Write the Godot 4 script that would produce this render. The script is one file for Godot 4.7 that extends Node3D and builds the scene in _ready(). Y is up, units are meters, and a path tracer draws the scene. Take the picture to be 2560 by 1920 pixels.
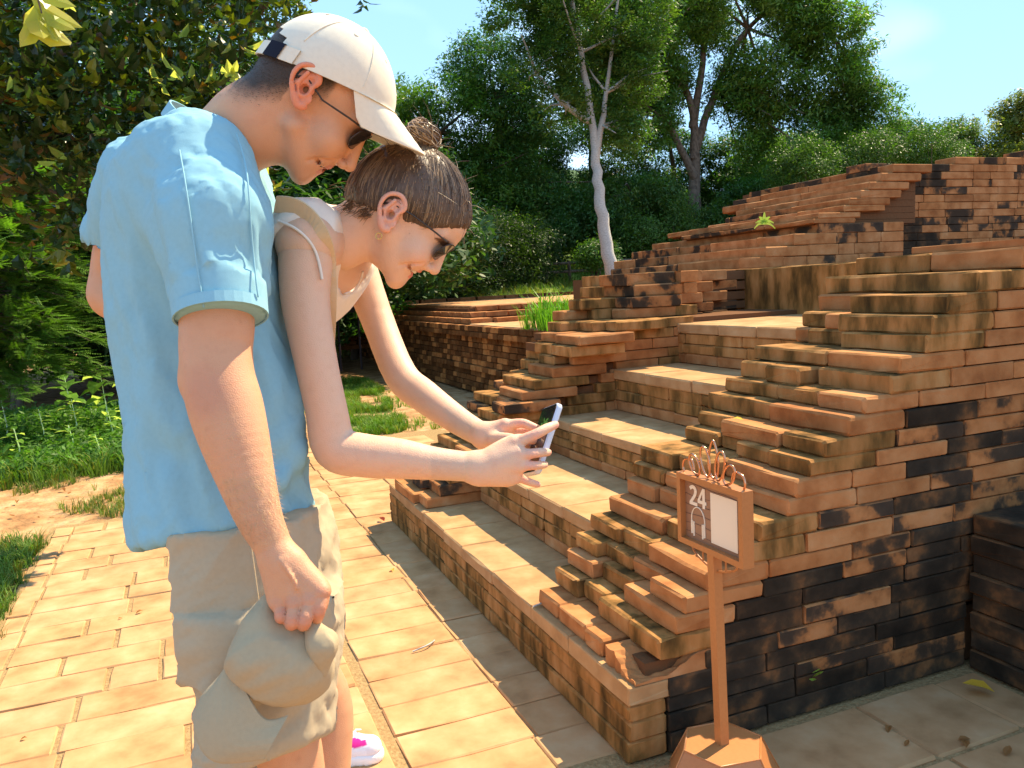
extends Node3D
# World axes: -Z runs along the stair nosings away from the camera, +X runs up the stair, y is up.
var rng := RandomNumberGenerator.new()
var M := {}
var taken := {}


func numbered(called: String, parent: Node = null) -> String:
	var key = (str(parent.get_instance_id()) if parent else "") + "/" + called
	var k: int = taken.get(key, 0)
	taken[key] = k + 1
	return called if k == 0 else "%s_%03d" % [called, k]


func tag(o: Node3D, label: String, category: String, group := "", kind := "") -> Node3D:
	if label: o.set_meta("label", label)
	if category: o.set_meta("category", category)
	if group: o.set_meta("group", group)
	if kind: o.set_meta("kind", kind)
	return o


func thing(called: String, label: String, category: String, at := Vector3.ZERO, group := "") -> Node3D:
	var o := Node3D.new()
	o.name = numbered(called)
	add_child(o)
	o.position = at
	return tag(o, label, category, group)


func structure(called: String, mesh: Mesh = null, mat: Material = null, at := Vector3.ZERO) -> Node3D:
	var o: Node3D
	if mesh:
		o = MeshInstance3D.new()
		o.mesh = mesh
		o.material_override = mat
	else:
		o = Node3D.new()
	o.name = numbered(called)
	add_child(o)
	o.position = at
	o.set_meta("kind", "structure")
	return o


func part(called: String, mesh: Mesh, mat: Material, parent: Node3D, at := Vector3.ZERO) -> MeshInstance3D:
	var o := MeshInstance3D.new()
	o.name = numbered(called, parent)
	o.mesh = mesh
	o.material_override = mat
	parent.add_child(o)
	o.position = at
	return o


func group_part(called: String, parent: Node3D) -> Node3D:
	var o := Node3D.new()
	o.name = numbered(called, parent)
	parent.add_child(o)
	return o


func scatter(called: String, mesh: Mesh, mat: Material, places: Array, tints: Array, parent: Node = null) -> MultiMeshInstance3D:
	var mm := MultiMesh.new()
	mm.transform_format = MultiMesh.TRANSFORM_3D
	mm.use_colors = tints.size() > 0
	mm.mesh = mesh
	mm.instance_count = places.size()
	for i in places.size():
		mm.set_instance_transform(i, places[i])
		if tints.size(): mm.set_instance_color(i, tints[i])
	var o := MultiMeshInstance3D.new()
	o.name = numbered(called, parent)
	o.multimesh = mm
	o.material_override = mat
	o.set_meta("kind", "stuff")
	(parent if parent else self).add_child(o)
	return o


func am(v: PackedVector3Array, ind: PackedInt32Array, n := PackedVector3Array(), c := PackedColorArray(), uv := PackedVector2Array()) -> ArrayMesh:
	var a := []
	a.resize(Mesh.ARRAY_MAX)
	a[Mesh.ARRAY_VERTEX] = v
	a[Mesh.ARRAY_INDEX] = ind
	if n.size(): a[Mesh.ARRAY_NORMAL] = n
	if c.size(): a[Mesh.ARRAY_COLOR] = c
	if uv.size(): a[Mesh.ARRAY_TEX_UV] = uv
	var m := ArrayMesh.new()
	m.add_surface_from_arrays(Mesh.PRIMITIVE_TRIANGLES, a)
	return m


func smooth_normals(v: PackedVector3Array, ind: PackedInt32Array) -> PackedVector3Array:
	var n := PackedVector3Array()
	n.resize(v.size())
	for i in range(0, ind.size(), 3):
		var a := v[ind[i]]
		var f := (v[ind[i + 2]] - a).cross(v[ind[i + 1]] - a)
		n[ind[i]] += f
		n[ind[i + 1]] += f
		n[ind[i + 2]] += f
	for i in n.size(): n[i] = n[i].normalized()
	return n


class Buf:
	# collects triangles; front faces run clockwise
	var v := PackedVector3Array()
	var i := PackedInt32Array()
	var n := PackedVector3Array()
	var c := PackedColorArray()
	var uv := PackedVector2Array()

	func quad(a: Vector3, b: Vector3, cc: Vector3, d: Vector3) -> void:
		var k := v.size()
		v.append_array([a, b, cc, d])
		i.append_array([k, k + 1, k + 2, k, k + 2, k + 3])

	func tri(a: Vector3, b: Vector3, cc: Vector3) -> void:
		var k := v.size()
		v.append_array([a, b, cc])
		i.append_array([k, k + 1, k + 2])

	func box(lo: Vector3, hi: Vector3) -> void:
		var p := [Vector3(lo.x, lo.y, lo.z), Vector3(hi.x, lo.y, lo.z), Vector3(hi.x, hi.y, lo.z), Vector3(lo.x, hi.y, lo.z), Vector3(lo.x, lo.y, hi.z), Vector3(hi.x, lo.y, hi.z), Vector3(hi.x, hi.y, hi.z), Vector3(lo.x, hi.y, hi.z)]
		for f in [[0, 1, 2, 3], [5, 4, 7, 6], [4, 0, 3, 7], [1, 5, 6, 2], [3, 2, 6, 7], [4, 5, 1, 0]]:
			quad(p[f[0]], p[f[1]], p[f[2]], p[f[3]])

	# a tube through points with radii; smooth
	func tube(pts: Array, radii: Array, sides := 8, caps := true) -> void:
		var k0 := v.size()
		var up := Vector3(0.31, 0.91, 0.27).normalized()
		for j in pts.size():
			var d: Vector3 = (pts[mini(j + 1, pts.size() - 1)] - pts[maxi(j - 1, 0)]).normalized()
			var s := d.cross(up)
			if s.length() < 0.05: s = d.cross(Vector3(1, 0.1, 0))
			s = s.normalized()
			var w := s.cross(d).normalized()
			up = w
			for q in sides:
				var an := TAU * q / sides
				var o := s * cos(an) + w * sin(an)
				v.append(pts[j] + o * radii[j])
				n.append(o)
		for j in pts.size() - 1:
			for q in sides:
				var a := k0 + j * sides + q
				var b := k0 + j * sides + (q + 1) % sides
				i.append_array([a, b, b + sides, a, b + sides, a + sides])
		if caps:
			for e in [0, pts.size() - 1]:
				var k := v.size()
				v.append(pts[e])
				n.append((pts[e] - pts[1 if e == 0 else e - 1]).normalized())
				for q in sides:
					var a: int = k0 + e * sides + q
					var b: int = k0 + e * sides + (q + 1) % sides
					i.append_array([k, b, a] if e == 0 else [k, a, b])


func noise_tex(sd: int, freq: float, stops: Array, octaves := 4, type := FastNoiseLite.TYPE_SIMPLEX_SMOOTH, size := 512, normal := false, bump := 4.0) -> NoiseTexture2D:
	var f := FastNoiseLite.new()
	f.seed = sd
	f.noise_type = type
	f.frequency = freq
	f.fractal_octaves = octaves
	f.fractal_gain = 0.55
	var t := NoiseTexture2D.new()
	t.width = size
	t.height = size
	t.seamless = true
	t.noise = f
	if normal:
		t.as_normal_map = true
		t.bump_strength = bump
	elif stops.size():
		var g := Gradient.new()
		g.offsets = PackedFloat32Array(stops.map(func(s): return s[0]))
		g.colors = PackedColorArray(stops.map(func(s): return s[1].linear_to_srgb()))
		t.color_ramp = g
	return t


func mat(color: Color, rough := 0.9, tex: Texture2D = null, scale := Vector3.ONE, bump: Texture2D = null, relief := 0.2, spec := 0.4) -> StandardMaterial3D:
	var m := StandardMaterial3D.new()
	m.albedo_color = color.linear_to_srgb()
	m.roughness = rough
	m.metallic_specular = spec
	m.vertex_color_use_as_albedo = true
	m.cull_mode = BaseMaterial3D.CULL_DISABLED
	if tex or bump:
		m.uv1_triplanar = true
		m.uv1_world_triplanar = true
		m.uv1_scale = scale
		m.uv1_triplanar_sharpness = 6.0
	if tex: m.albedo_texture = tex
	if bump:
		m.heightmap_enabled = true
		m.heightmap_texture = bump
		m.heightmap_scale = relief
	return m


func lin(r: float, g: float, b: float) -> Color:
	return Color(r, g, b)


func jit(a: float) -> float:
	return rng.randf_range(-a, a)


# One brick: a long chamfered block, its edges uneven; lo and hi are its corners.
func brick_mesh(lo: Vector3, hi: Vector3, ch: float, rough: float, tint: Color, segs := 1) -> ArrayMesh:
	var s := hi - lo
	var ax := 0 if s.x >= s.z else 2
	var other := 2 - ax
	var mid := (lo + hi) * 0.5
	var h := s[ax] * 0.5
	var a := s.y * 0.5
	var b := s[other] * 0.5
	var ts := [-h, -h + ch]
	for q in segs - 1: ts.append(-h + ch + (2.0 * h - 2.0 * ch) * (q + 1) / segs + jit(h * 0.1))
	ts.append_array([h - ch, h])
	var v := PackedVector3Array()
	var ind := PackedInt32Array()
	for j in ts.size():
		var e := ch if j == 0 or j == ts.size() - 1 else 0.0
		var aa := a - e
		var bb := b - e
		var c1 := ch * rng.randf_range(0.5, 1.5)
		for p in [[aa, bb - c1], [aa - c1, bb], [-aa + c1, bb], [-aa, bb - c1], [-aa, -bb + c1], [-aa + c1, -bb], [aa - c1, -bb], [aa, -bb + c1]]:
			var q := Vector3()
			q[ax] = ts[j] + jit(rough)
			q.y = p[0] + jit(rough)
			q[other] = p[1] + jit(rough)
			v.append(mid + q)
	var flip := ax == 0
	for j in ts.size() - 1:
		for q in 8:
			var p0 := j * 8 + q
			var p1 := j * 8 + (q + 1) % 8
			ind.append_array([p0, p1, p1 + 8, p0, p1 + 8, p0 + 8] if flip else [p0, p1 + 8, p1, p0, p0 + 8, p1 + 8])
	var last := (ts.size() - 1) * 8
	for q in range(1, 7):
		ind.append_array([0, q + 1, q] if flip else [0, q, q + 1])
		ind.append_array([last, last + q, last + q + 1] if flip else [last, last + q + 1, last + q])
	var col := PackedColorArray()
	col.resize(v.size())
	col.fill(tint)
	return am(v, ind, PackedVector3Array(), col)


func brick_tint(spread := 0.16) -> Color:
	var t := rng.randf()
	var l := 1.0 + jit(spread)
	return Color(l * (1.0 - 0.05 * t), l * (1.0 - 0.10 * t), l * (1.0 - 0.16 * t))


func sun_and_air() -> void:
	var cam := Camera3D.new()
	cam.name = "camera"
	add_child(cam)
	cam.transform = Transform3D(Basis(Vector3(0.92590, -0.05124, 0.37427), Vector3(0.09134, 0.99173, -0.09019), Vector3(-0.36655, 0.11769, 0.92292)), Vector3(0, 1.28, 0))
	cam.fov = 50.257
	cam.near = 0.05
	cam.far = 600.0
	cam.current = true
	var e := Environment.new()
	e.background_mode = Environment.BG_SKY
	e.tonemap_mode = Environment.TONE_MAPPER_LINEAR
	e.tonemap_exposure = 2.3
	e.sdfgi_enabled = true
	e.ssao_enabled = true
	e.ssil_enabled = true
	var sky := Sky.new()
	var sm := ProceduralSkyMaterial.new()
	sm.sky_top_color = Color(0.45, 0.62, 0.79)
	sm.sky_horizon_color = Color(0.62, 0.76, 0.87)
	sm.sky_curve = 0.22
	sm.ground_bottom_color = Color(0.30, 0.27, 0.2)
	sm.ground_horizon_color = Color(0.5, 0.55, 0.5)
	sm.sun_angle_max = 1.0
	var cl := noise_tex(77, 0.0045, [[0.0, Color(1, 1, 1, 0)], [0.56, Color(1, 1, 1, 0)], [0.8, Color(1, 1, 1, 0.45)], [1.0, Color(1, 1, 1, 0.6)]], 5, FastNoiseLite.TYPE_SIMPLEX_SMOOTH, 1024)
	sm.sky_cover = cl
	sm.sky_cover_modulate = Color(0.8, 0.8, 0.8)
	sky.sky_material = sm
	e.sky = sky
	var we := WorldEnvironment.new()
	we.name = "world_environment"
	we.environment = e
	add_child(we)
	var sun := DirectionalLight3D.new()
	sun.name = "sun"
	add_child(sun)
	sun.look_at_from_position(Vector3.ZERO, -SUN, Vector3.UP)
	sun.light_color = Color(1.0, 0.92, 0.77)
	sun.light_energy = 1.5
	sun.light_angular_distance = 0.5
	sun.shadow_enabled = true


const SUN := Vector3(0.73, 1.0, -0.26)


const YS := [0.214, 0.268, 0.327, 0.380, 0.430, 0.483, 0.540, 0.595, 0.646, 0.700, 0.749, 0.800, 0.858, 0.908, 0.966, 1.018, 1.072, 1.129, 1.191, 1.255, 1.322]
var base := Vector3.ZERO


func materials() -> void:
	var clay := noise_tex(3, 0.010, [[0.0, lin(0.26, 0.095, 0.032)], [0.3, lin(0.36, 0.145, 0.05)], [0.5, lin(0.42, 0.18, 0.066)], [0.72, lin(0.46, 0.21, 0.082)], [1.0, lin(0.52, 0.28, 0.13)]], 6)
	var grit := noise_tex(5, 0.06, [], 5)
	M.brick = mat(Color(1, 1, 1), 0.95, clay, Vector3(1.1, 1.1, 1.1), grit, 0.12, 0.25)
	# dark growth in patches with ragged outlines on clay
	var mould := noise_tex(11, 0.008, [[0.0, lin(0.035, 0.026, 0.019)], [0.42, lin(0.065, 0.043, 0.028)], [0.50, lin(0.14, 0.072, 0.036)], [0.55, lin(0.30, 0.125, 0.046)], [0.7, lin(0.42, 0.18, 0.066)], [1.0, lin(0.48, 0.23, 0.1)]], 7)
	M.mould = mat(Color(1, 1, 1), 0.95, mould, Vector3(1.0, 1.0, 1.0), grit, 0.14, 0.2)
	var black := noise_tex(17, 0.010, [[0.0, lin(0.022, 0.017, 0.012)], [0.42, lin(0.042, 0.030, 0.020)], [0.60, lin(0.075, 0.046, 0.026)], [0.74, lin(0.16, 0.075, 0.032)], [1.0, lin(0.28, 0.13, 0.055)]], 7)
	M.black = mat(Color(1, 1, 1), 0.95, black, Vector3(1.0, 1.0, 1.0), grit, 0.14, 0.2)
	# olive and dark streaks that have run down the front faces
	var streak := noise_tex(23, 0.008, [[0.0, lin(0.06, 0.036, 0.014)], [0.3, lin(0.17, 0.088, 0.027)], [0.5, lin(0.31, 0.15, 0.048)], [0.7, lin(0.40, 0.19, 0.066)], [1.0, lin(0.45, 0.25, 0.1)]], 6)
	M.streak = mat(Color(1, 1, 1), 0.95, streak, Vector3(1.7, 0.6, 1.7), grit, 0.12, 0.2)
	var worn := noise_tex(29, 0.009, [[0.0, lin(0.33, 0.18, 0.08)], [0.5, lin(0.44, 0.25, 0.115)], [1.0, lin(0.52, 0.33, 0.17)]], 6)
	M.worn = mat(Color(1, 1, 1), 0.95, worn, Vector3(1.1, 1.1, 1.1), grit, 0.08, 0.2)
	M.mortar = mat(Color(0.15, 0.07, 0.032), 1.0, null, Vector3.ONE, grit, 0.2, 0.2)
	var tile := noise_tex(31, 0.009, [[0.0, lin(0.36, 0.19, 0.085)], [0.35, lin(0.47, 0.26, 0.12)], [0.6, lin(0.52, 0.30, 0.145)], [1.0, lin(0.57, 0.37, 0.20)]], 6)
	M.tile = mat(Color(1, 1, 1), 0.95, tile, Vector3(1.0, 1.0, 1.0), grit, 0.06, 0.25)
	M.bed = mat(Color(0.40, 0.27, 0.13), 1.0, noise_tex(37, 0.05, [[0.0, lin(0.6, 0.55, 0.5)], [1.0, lin(1, 1, 1)]]), Vector3(2, 2, 2), grit, 0.3, 0.2)


func brick(parent: Node3D, lo: Vector3, hi: Vector3, m: Material, tint: Color, ch := 0.005, rough := 0.0018, segs := 1) -> void:
	part("brick", brick_mesh(lo - base, hi - base, ch, rough, tint, segs), m, parent)


# a row of bricks along z between z0 (near) and z1 (far), front faces at x0
func row_z(parent: Node3D, x0: float, depth: float, y0: float, y1: float, z0: float, z1: float, length: float, m: Material, segs := 1, tint_spread := 0.16) -> void:
	var n := maxi(1, roundi(absf(z1 - z0) / length))
	var cuts := [z0]
	for q in range(1, n): cuts.append(lerpf(z0, z1, float(q) / n) + jit(length * 0.16))
	cuts.append(z1)
	for q in n:
		var d := jit(0.004)
		brick(parent, Vector3(x0 + d, y0 + 0.0015, cuts[q + 1] + 0.0025), Vector3(x0 + depth, y1 + jit(0.0012), cuts[q] - 0.0025), m, brick_tint(tint_spread), 0.005, 0.0018, segs)


func row_x(parent: Node3D, z0: float, depth: float, y0: float, y1: float, x0: float, x1: float, length: float, pick: Callable) -> void:
	var n := maxi(1, roundi(absf(x1 - x0) / length))
	var cuts := [x0]
	for q in range(1, n): cuts.append(lerpf(x0, x1, float(q) / n) + jit(length * 0.2))
	cuts.append(x1)
	for q in n:
		var d := jit(0.003)
		var got: Array = pick.call((cuts[q] + cuts[q + 1]) * 0.5, (y0 + y1) * 0.5)
		brick(parent, Vector3(cuts[q] + 0.002, y0 + 0.0015, z0 - depth), Vector3(cuts[q + 1] - 0.002, y1 - 0.0015, z0 + d), got[0], got[1], 0.0035, 0.0015, 1)


func wall_skin(x: float, y: float) -> Array:
	# black growth on the side wall, with the occlusion at its foot painted in
	var edge := 0.54 - 0.14 * (x - 1.0) + (0.36 if x > 2.04 else 0.0)
	var t := y - edge + jit(0.13)
	if x > 2.08 and y > 0.7 and y < 0.88: t = -0.2
	if t < -0.24: return [M.black, brick_tint(0.3)]
	if t < 0.02: return [M.mould, brick_tint(0.2)] if rng.randf() < 0.72 else [M.black, brick_tint(0.2)]
	if t < 0.12 and rng.randf() < 0.5: return [M.mould, brick_tint(0.2)]
	return [M.brick, brick_tint(0.2)]


func temple() -> void:
	base = Vector3(1.8, 0, -3.1)
	var t := thing("temple_stair", "weathered red brick temple stair with five deep treads between stepped side walls", "stair", base)
	var core := Buf.new()
	var flight := group_part("stair_flight", t)
	var near := group_part("near_side_wall", t)
	var far := group_part("far_side_wall", t)
	var side := group_part("end_wall", t)
	# --- plinth: four courses right round
	var p := [0.0, 0.058, 0.114, 0.160, 0.214]
	for k in 4:
		row_z(flight, 0.997, 0.34 if k == 3 else 0.12, p[k], p[k + 1], -1.802, -4.472, 0.5 if k < 3 else 0.33, M.worn if k == 3 else M.streak, 3, 0.06)
		row_x(side, -1.80, 0.12, p[k], p[k + 1], 1.12, 2.23, 0.34, wall_skin)
	core.box(Vector3(1.02, 0.0, -4.46) - base, Vector3(3.4, 0.195, -1.83) - base)
	# --- risers and treads of the flight, between z -2.45 and -3.85
	var xr := [1.312, 1.718, 2.106, 2.515]
	var ks := [4, 8, 12, 16]   # index of the course whose top is the tread
	var prev := 0
	for q in 4:
		var top: int = ks[q] - 1 if q == 0 else ks[q]
		var y0: float = [0.214, 0.420, 0.600, 0.817][q]
		var y1: float = [0.420, 0.600, 0.817, 1.034][q]
		var nx: float = xr[q + 1] if q < 3 else 3.42
		var zl: float = [-3.86, -3.86, -4.1, -4.30][q]
		for c in 4:
			var a := lerpf(y0, y1, c / 4.0)
			var b := lerpf(y0, y1, (c + 1) / 4.0)
			if c < 3:
				row_z(flight, xr[q], 0.10, a, b, -2.47, zl, 0.26, M.streak if c > 0 else M.brick, 1, 0.2)
			else:
				row_z(flight, xr[q] - 0.004, nx - xr[q] + 0.02, a, b, -2.47, zl - 0.1, 0.34, M.worn, 3, 0.08)
		core.box(Vector3(xr[q] + 0.02, y0 - 0.03, -4.42) - base, Vector3(3.6, y1 - 0.02, -1.83) - base)
	# back wall of the landing, plastered, and the terrace above it
	part("back_wall", brick_mesh(Vector3(3.37, 1.0, -4.75) - base, Vector3(3.6, 1.318, -3.0) - base, 0.006, 0.003, Color(0.95, 0.9, 0.8), 8), M.streak, flight)
	core.box(Vector3(3.4, 0.9, -4.75) - base, Vector3(8.0, 1.30, -2.6) - base)
	# --- near side wall: blocks of each course as [front x, far z, near z]
	var near_blocks := {
		1: [[1.028, -2.446, -2.289], [1.026, -2.287, -2.101], [1.022, -2.099, -1.990]],
		2: [[1.102, -2.470, -2.305], [1.126, -2.303, -2.155], [1.098, -2.153, -1.965], [1.096, -1.963, -1.80]],
		3: [[1.153, -2.478, -2.290], [1.187, -2.288, -2.088], [1.150, -2.086, -1.80]],
		4: [[1.190, -2.480, -2.329], [1.226, -2.327, -2.160], [1.229, -2.158, -1.985], [1.180, -1.983, -1.80]],
		5: [[1.250, -2.486, -2.282], [1.265, -2.280, -2.107], [1.252, -2.105, -1.80]],
		6: [[1.325, -2.484, -2.142], [1.341, -2.139, -1.96], [1.345, -1.958, -1.80]],
		7: [[1.398, -2.480, -2.302], [1.415, -2.298, -2.08], [1.43, -2.078, -1.80]],
		8: [[1.433, -2.493, -2.298], [1.440, -2.296, -2.13], [1.455, -2.128, -2.005], [1.531, -2.003, -1.80]],
		9: [[1.460, -2.488, -2.286], [1.488, -2.284, -2.13], [1.557, -2.126, -1.80]],
		10: [[1.645, -2.484, -2.284], [1.66, -2.282, -2.15], [1.615, -2.147, -1.985], [1.606, -1.983, -1.80]],
		11: [[1.700, -2.480, -2.28], [1.650, -2.275, -1.986], [1.663, -1.984, -1.80]],
		12: [[1.760, -2.500, -2.152], [1.748, -2.150, -1.80]],
		13: [[1.829, -2.488, -2.2], [1.824, -2.198, -2.0], [1.810, -1.998, -1.80]],
		14: [[1.888, -2.475, -2.3], [1.855, -2.298, -2.125], [1.912, -2.105, -1.80]],
		15: [[1.945, -2.470, -2.098], [1.945, -2.094, -1.80]],
		16: [[2.15, -2.485, -2.385], [2.115, -2.38, -2.15], [2.05, -2.148, -1.80]],
		17: [[2.178, -2.480, -2.3], [2.12, -2.298, -2.19], [2.075, -2.188, -1.80]],
		18: [[2.262, -2.485, -2.2], [2.14, -2.198, -1.80]],
		19: [[2.302, -2.49, -2.12], [2.262, -2.118, -1.80]],
		20: [[2.453, -2.49, -2.15], [2.455, -2.148, -1.80]],
	}
	for k in near_blocks:
		var list: Array = near_blocks[k]
		for q in list.size():
			var bl: Array = list[q]
			var last: bool = q == list.size() - 1 and k != 1
			var dep: float = 0.24 + jit(0.05) if last else 0.30
			var m: Material = M.streak if rng.randf() < 0.6 else M.brick
			brick(near, Vector3(bl[0], YS[k - 1] + 0.001, bl[1] + 0.001), Vector3(bl[0] + dep, YS[k], bl[2] - 0.001), m, brick_tint(0.16), 0.006, 0.0022, 3)
			if last:
				row_x(side, -1.80, 0.12, YS[k - 1], YS[k], bl[0] + dep, 2.5 if k < 10 else 3.9, 0.27, wall_skin)
		core.box(Vector3(list.map(func(w): return w[0]).max() + 0.04, YS[k - 1], -2.44) - base, Vector3(8.0 if k > 10 else 3.4, YS[k] - 0.012, -1.83) - base)
	row_x(side, -1.80, 0.12, YS[0], YS[1], 1.24, 2.5, 0.27, wall_skin)
	# the broken block at the front corner: a notch, then a crumbled slope
	part("broken_brick", broken_block(), M.brick, near)
	# terrace bricks behind course 20
	row_z(near, 2.60, 0.3, 1.322, 1.352, -1.5, -2.36, 0.4, M.brick)
	# --- far side wall: [front x, near z, far z, depth]
	var far_blocks := {
		1: [[1.030, -3.82, -3.95], [0.998, -3.955, -4.34]],
		2: [[1.100, -3.81, -4.0], [1.06, -4.0, -4.2]],
		3: [[1.150, -3.81, -4.05], [1.12, -4.05, -4.36]],
		4: [[1.195, -3.81, -4.1], [1.23, -4.1, -4.40]],
		5: [[1.250, -3.81, -4.0], [1.27, -4.0, -4.38]],
		6: [[1.320, -3.81, -4.1], [1.34, -4.1, -4.40]],
		7: [[1.390, -3.81, -4.05], [1.41, -4.05, -4.42]],
		8: [[1.430, -3.80, -4.124], [1.470, -4.14, -4.43]],
		9: [[1.440, -3.76, -3.93], [1.53, -3.935, -4.10], [1.505, -4.12, -4.40]],
		10: [[1.560, -3.805, -4.126], [1.70, -4.13, -4.28], [1.640, -4.29, -4.43]],
		11: [[1.634, -3.812, -3.96], [1.629, -3.963, -4.245], [1.73, -4.25, -4.40]],
		12: [[1.744, -3.818, -4.145], [1.825, -4.15, -4.45]],
		13: [[1.862, -3.81, -3.87], [1.790, -3.90, -4.106], [1.868, -4.12, -4.46]],
		14: [[1.800, -3.715, -3.95], [1.806, -3.953, -4.185]],
		15: [[1.838, -3.68, -3.977], [1.86, -3.985, -4.21]],
		16: [[2.09, -3.76, -3.87], [2.016, -3.875, -4.084], [1.93, -4.09, -4.27]],
		17: [[2.255, -3.93, -4.10], [2.145, -4.105, -4.19], [2.00, -4.20, -4.35]],
		18: [[2.282, -3.92, -4.11], [2.07, -4.12, -4.275]],
		19: [[2.32, -3.95, -4.3], [2.33, -4.303, -4.64]],
		20: [[2.42, -4.0, -4.35], [2.42, -4.353, -4.78]],
	}
	for k in far_blocks:
		for bl in far_blocks[k]:
			var m: Material = M.streak if rng.randf() < 0.5 else (M.brick if rng.randf() < 0.7 else M.mould)
			brick(far, Vector3(bl[0], YS[k - 1] + 0.001, bl[2] + 0.001), Vector3(bl[0] + 0.32, YS[k], bl[1] - 0.001), m, brick_tint(0.16), 0.006, 0.0022, 2)
		var fx: float = far_blocks[k].map(func(w): return w[0]).max()
		row_x(far, -3.83 - (0.1 if k > 16 else 0.0), 0.1, YS[k - 1], YS[k], fx + 0.3, 2.62 + 0.1 * (k % 2), 0.3, func(_x, _y): return [M.brick if rng.randf() < 0.7 else M.streak, brick_tint(0.14)])
		core.box(Vector3(fx + 0.04, YS[k - 1], -4.40 if k < 19 else -4.6) - base, Vector3(3.6, YS[k] - 0.012, -3.87 if k < 17 else -4.35) - base)
	# wall at the far end of the landing
	for k in range(16, 21):
		for q in 4:
			var x0 := 2.30 + 0.29 * q + (0.12 if k % 2 else 0.0)
			var z0 := -3.97 - 0.15 * q - (0.06 if k % 2 else 0.0)
			brick(far, Vector3(x0, maxf(YS[k - 1], 1.034), z0 - 0.35), Vector3(x0 + 0.31, YS[k] - 0.002, z0 - 0.02), M.brick if rng.randf() < 0.8 else M.mould, brick_tint(0.18), 0.004, 0.0015, 1)
	part("core", am(core.v, core.i), M.mortar, t)


func broken_block() -> ArrayMesh:
	# crumbled corner block of the first course: its top falls away towards the corner in lumps
	var n := 14
	var v := PackedVector3Array()
	var ind := PackedInt32Array()
	var f := FastNoiseLite.new()
	f.seed = 4
	f.frequency = 22.0
	for i in n + 1:
		for j in n + 1:
			var u := float(i) / n
			var w := float(j) / n
			var x := lerpf(1.02, 1.30, u)
			var z := lerpf(-1.962, -1.802, w)
			var y := 0.268 - 0.045 * smoothstep(0.25, 0.75, w) * (1.0 - smoothstep(0.35, 0.75, u))
			y += f.get_noise_3d(x * 3.0, z * 3.0, 1.0) * 0.013 * smoothstep(0.1, 0.4, w) * (1.0 - smoothstep(0.5, 0.9, u))
			v.append(Vector3(x + f.get_noise_2d(z * 4.0, 3.0) * 0.008 * (1.0 - u), y, z) - base)
	for i in n:
		for j in n:
			var a := i * (n + 1) + j
			ind.append_array([a, a + 1, a + n + 2, a, a + n + 2, a + n + 1])
	for side in [0, 1, 2]:
		var k := v.size()
		for i in n + 1:
			var top: Vector3 = v[i] if side == 0 else (v[i * (n + 1)] if side == 1 else v[i * (n + 1) + n])
			v.append(top)
			v.append(Vector3(top.x, 0.215, top.z))
		for i in n:
			ind.append_array([k + 2 * i, k + 2 * i + 1, k + 2 * i + 3, k + 2 * i, k + 2 * i + 3, k + 2 * i + 2])
	return am(v, ind)


# --- the terrace and pyramid behind the stair
func upper_ruin() -> void:
	base = Vector3(4.2, 0, -5.0)
	var t := thing("temple_terrace", "large weathered brick terrace stepping up behind the stair, stained black beside its corner", "ruin", base)
	var core := Buf.new()
	var front := group_part("stepped_front", t)
	var wall := group_part("flank_wall", t)
	# corner x, top and far end of each course, from the terrace up
	var cx := [3.61, 3.84, 4.09, 4.32, 4.26, 4.31, 4.55, 4.60, 4.71, 4.79, 4.91, 5.02]
	var ty := [1.392, 1.472, 1.548, 1.620, 1.655, 1.700, 1.745, 1.795, 1.857, 1.918, 1.981, 2.041]
	var zf := [-6.56, -6.9, -7.0, -7.0, -6.4, -6.7, -6.4, -6.2, -6.2, -6.5, -6.5, -6.4]
	var zw := -4.72
	var y0 := 1.322
	for k in cx.size():
		var y1: float = ty[k]
		var z := zw
		var s := 0
		while z > zf[k]:
			var l := rng.randf_range(0.4, 0.8)
			brick(front, Vector3(cx[k] + jit(0.005), y0 + 0.001, maxf(z - l, zf[k]) + 0.002), Vector3(cx[k] + 0.4, y1 + jit(0.004), z - 0.002), M.mould if rng.randf() < 0.3 else M.brick, brick_tint(0.2), 0.006, 0.003, 3)
			z -= l
			s += 1
		core.box(Vector3(cx[k] + 0.05, y0 - 0.01, zf[k] + 0.02) - base, Vector3(5.1 if k < 4 else 5.3, y1 - 0.012, zw - 0.05) - base)
		var lim := 5.13 if k < 4 else 5.0
		row_x(wall, zw if k < 4 else zw - 0.12, 0.12, y0, y1, cx[k] + 0.38 if k < 4 else cx[k] + 0.1, lim, 0.24, func(x, _y): return [M.mould if rng.randf() < 0.25 or x > 4.7 and k > 3 else M.brick, brick_tint(0.2)])
		y0 = y1
	# high wall to the right; black beside the corner
	for k in 15:
		var a := 1.30 + 0.06 * k
		var from := 4.95 if k < 13 else (5.9 if k == 13 else 6.7)
		row_x(wall, zw - 0.2, 0.2, a, a + 0.06, from, 9.4, 0.27, func(x, _y): return [(M.black if rng.randf() < 0.7 else M.mould) if x < 5.5 + 0.35 * sin(k * 0.7) else (M.brick if rng.randf() < 0.7 else M.mould), brick_tint(0.22)])
	core.box(Vector3(5.2, 1.2, zw - 2.0) - base, Vector3(9.6, 2.05, zw - 0.25) - base)
	core.box(Vector3(3.45, 0.0, -7.0) - base, Vector3(9.6, 1.31, -4.7) - base)
	part("core", am(core.v, core.i), M.mortar, t)


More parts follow.
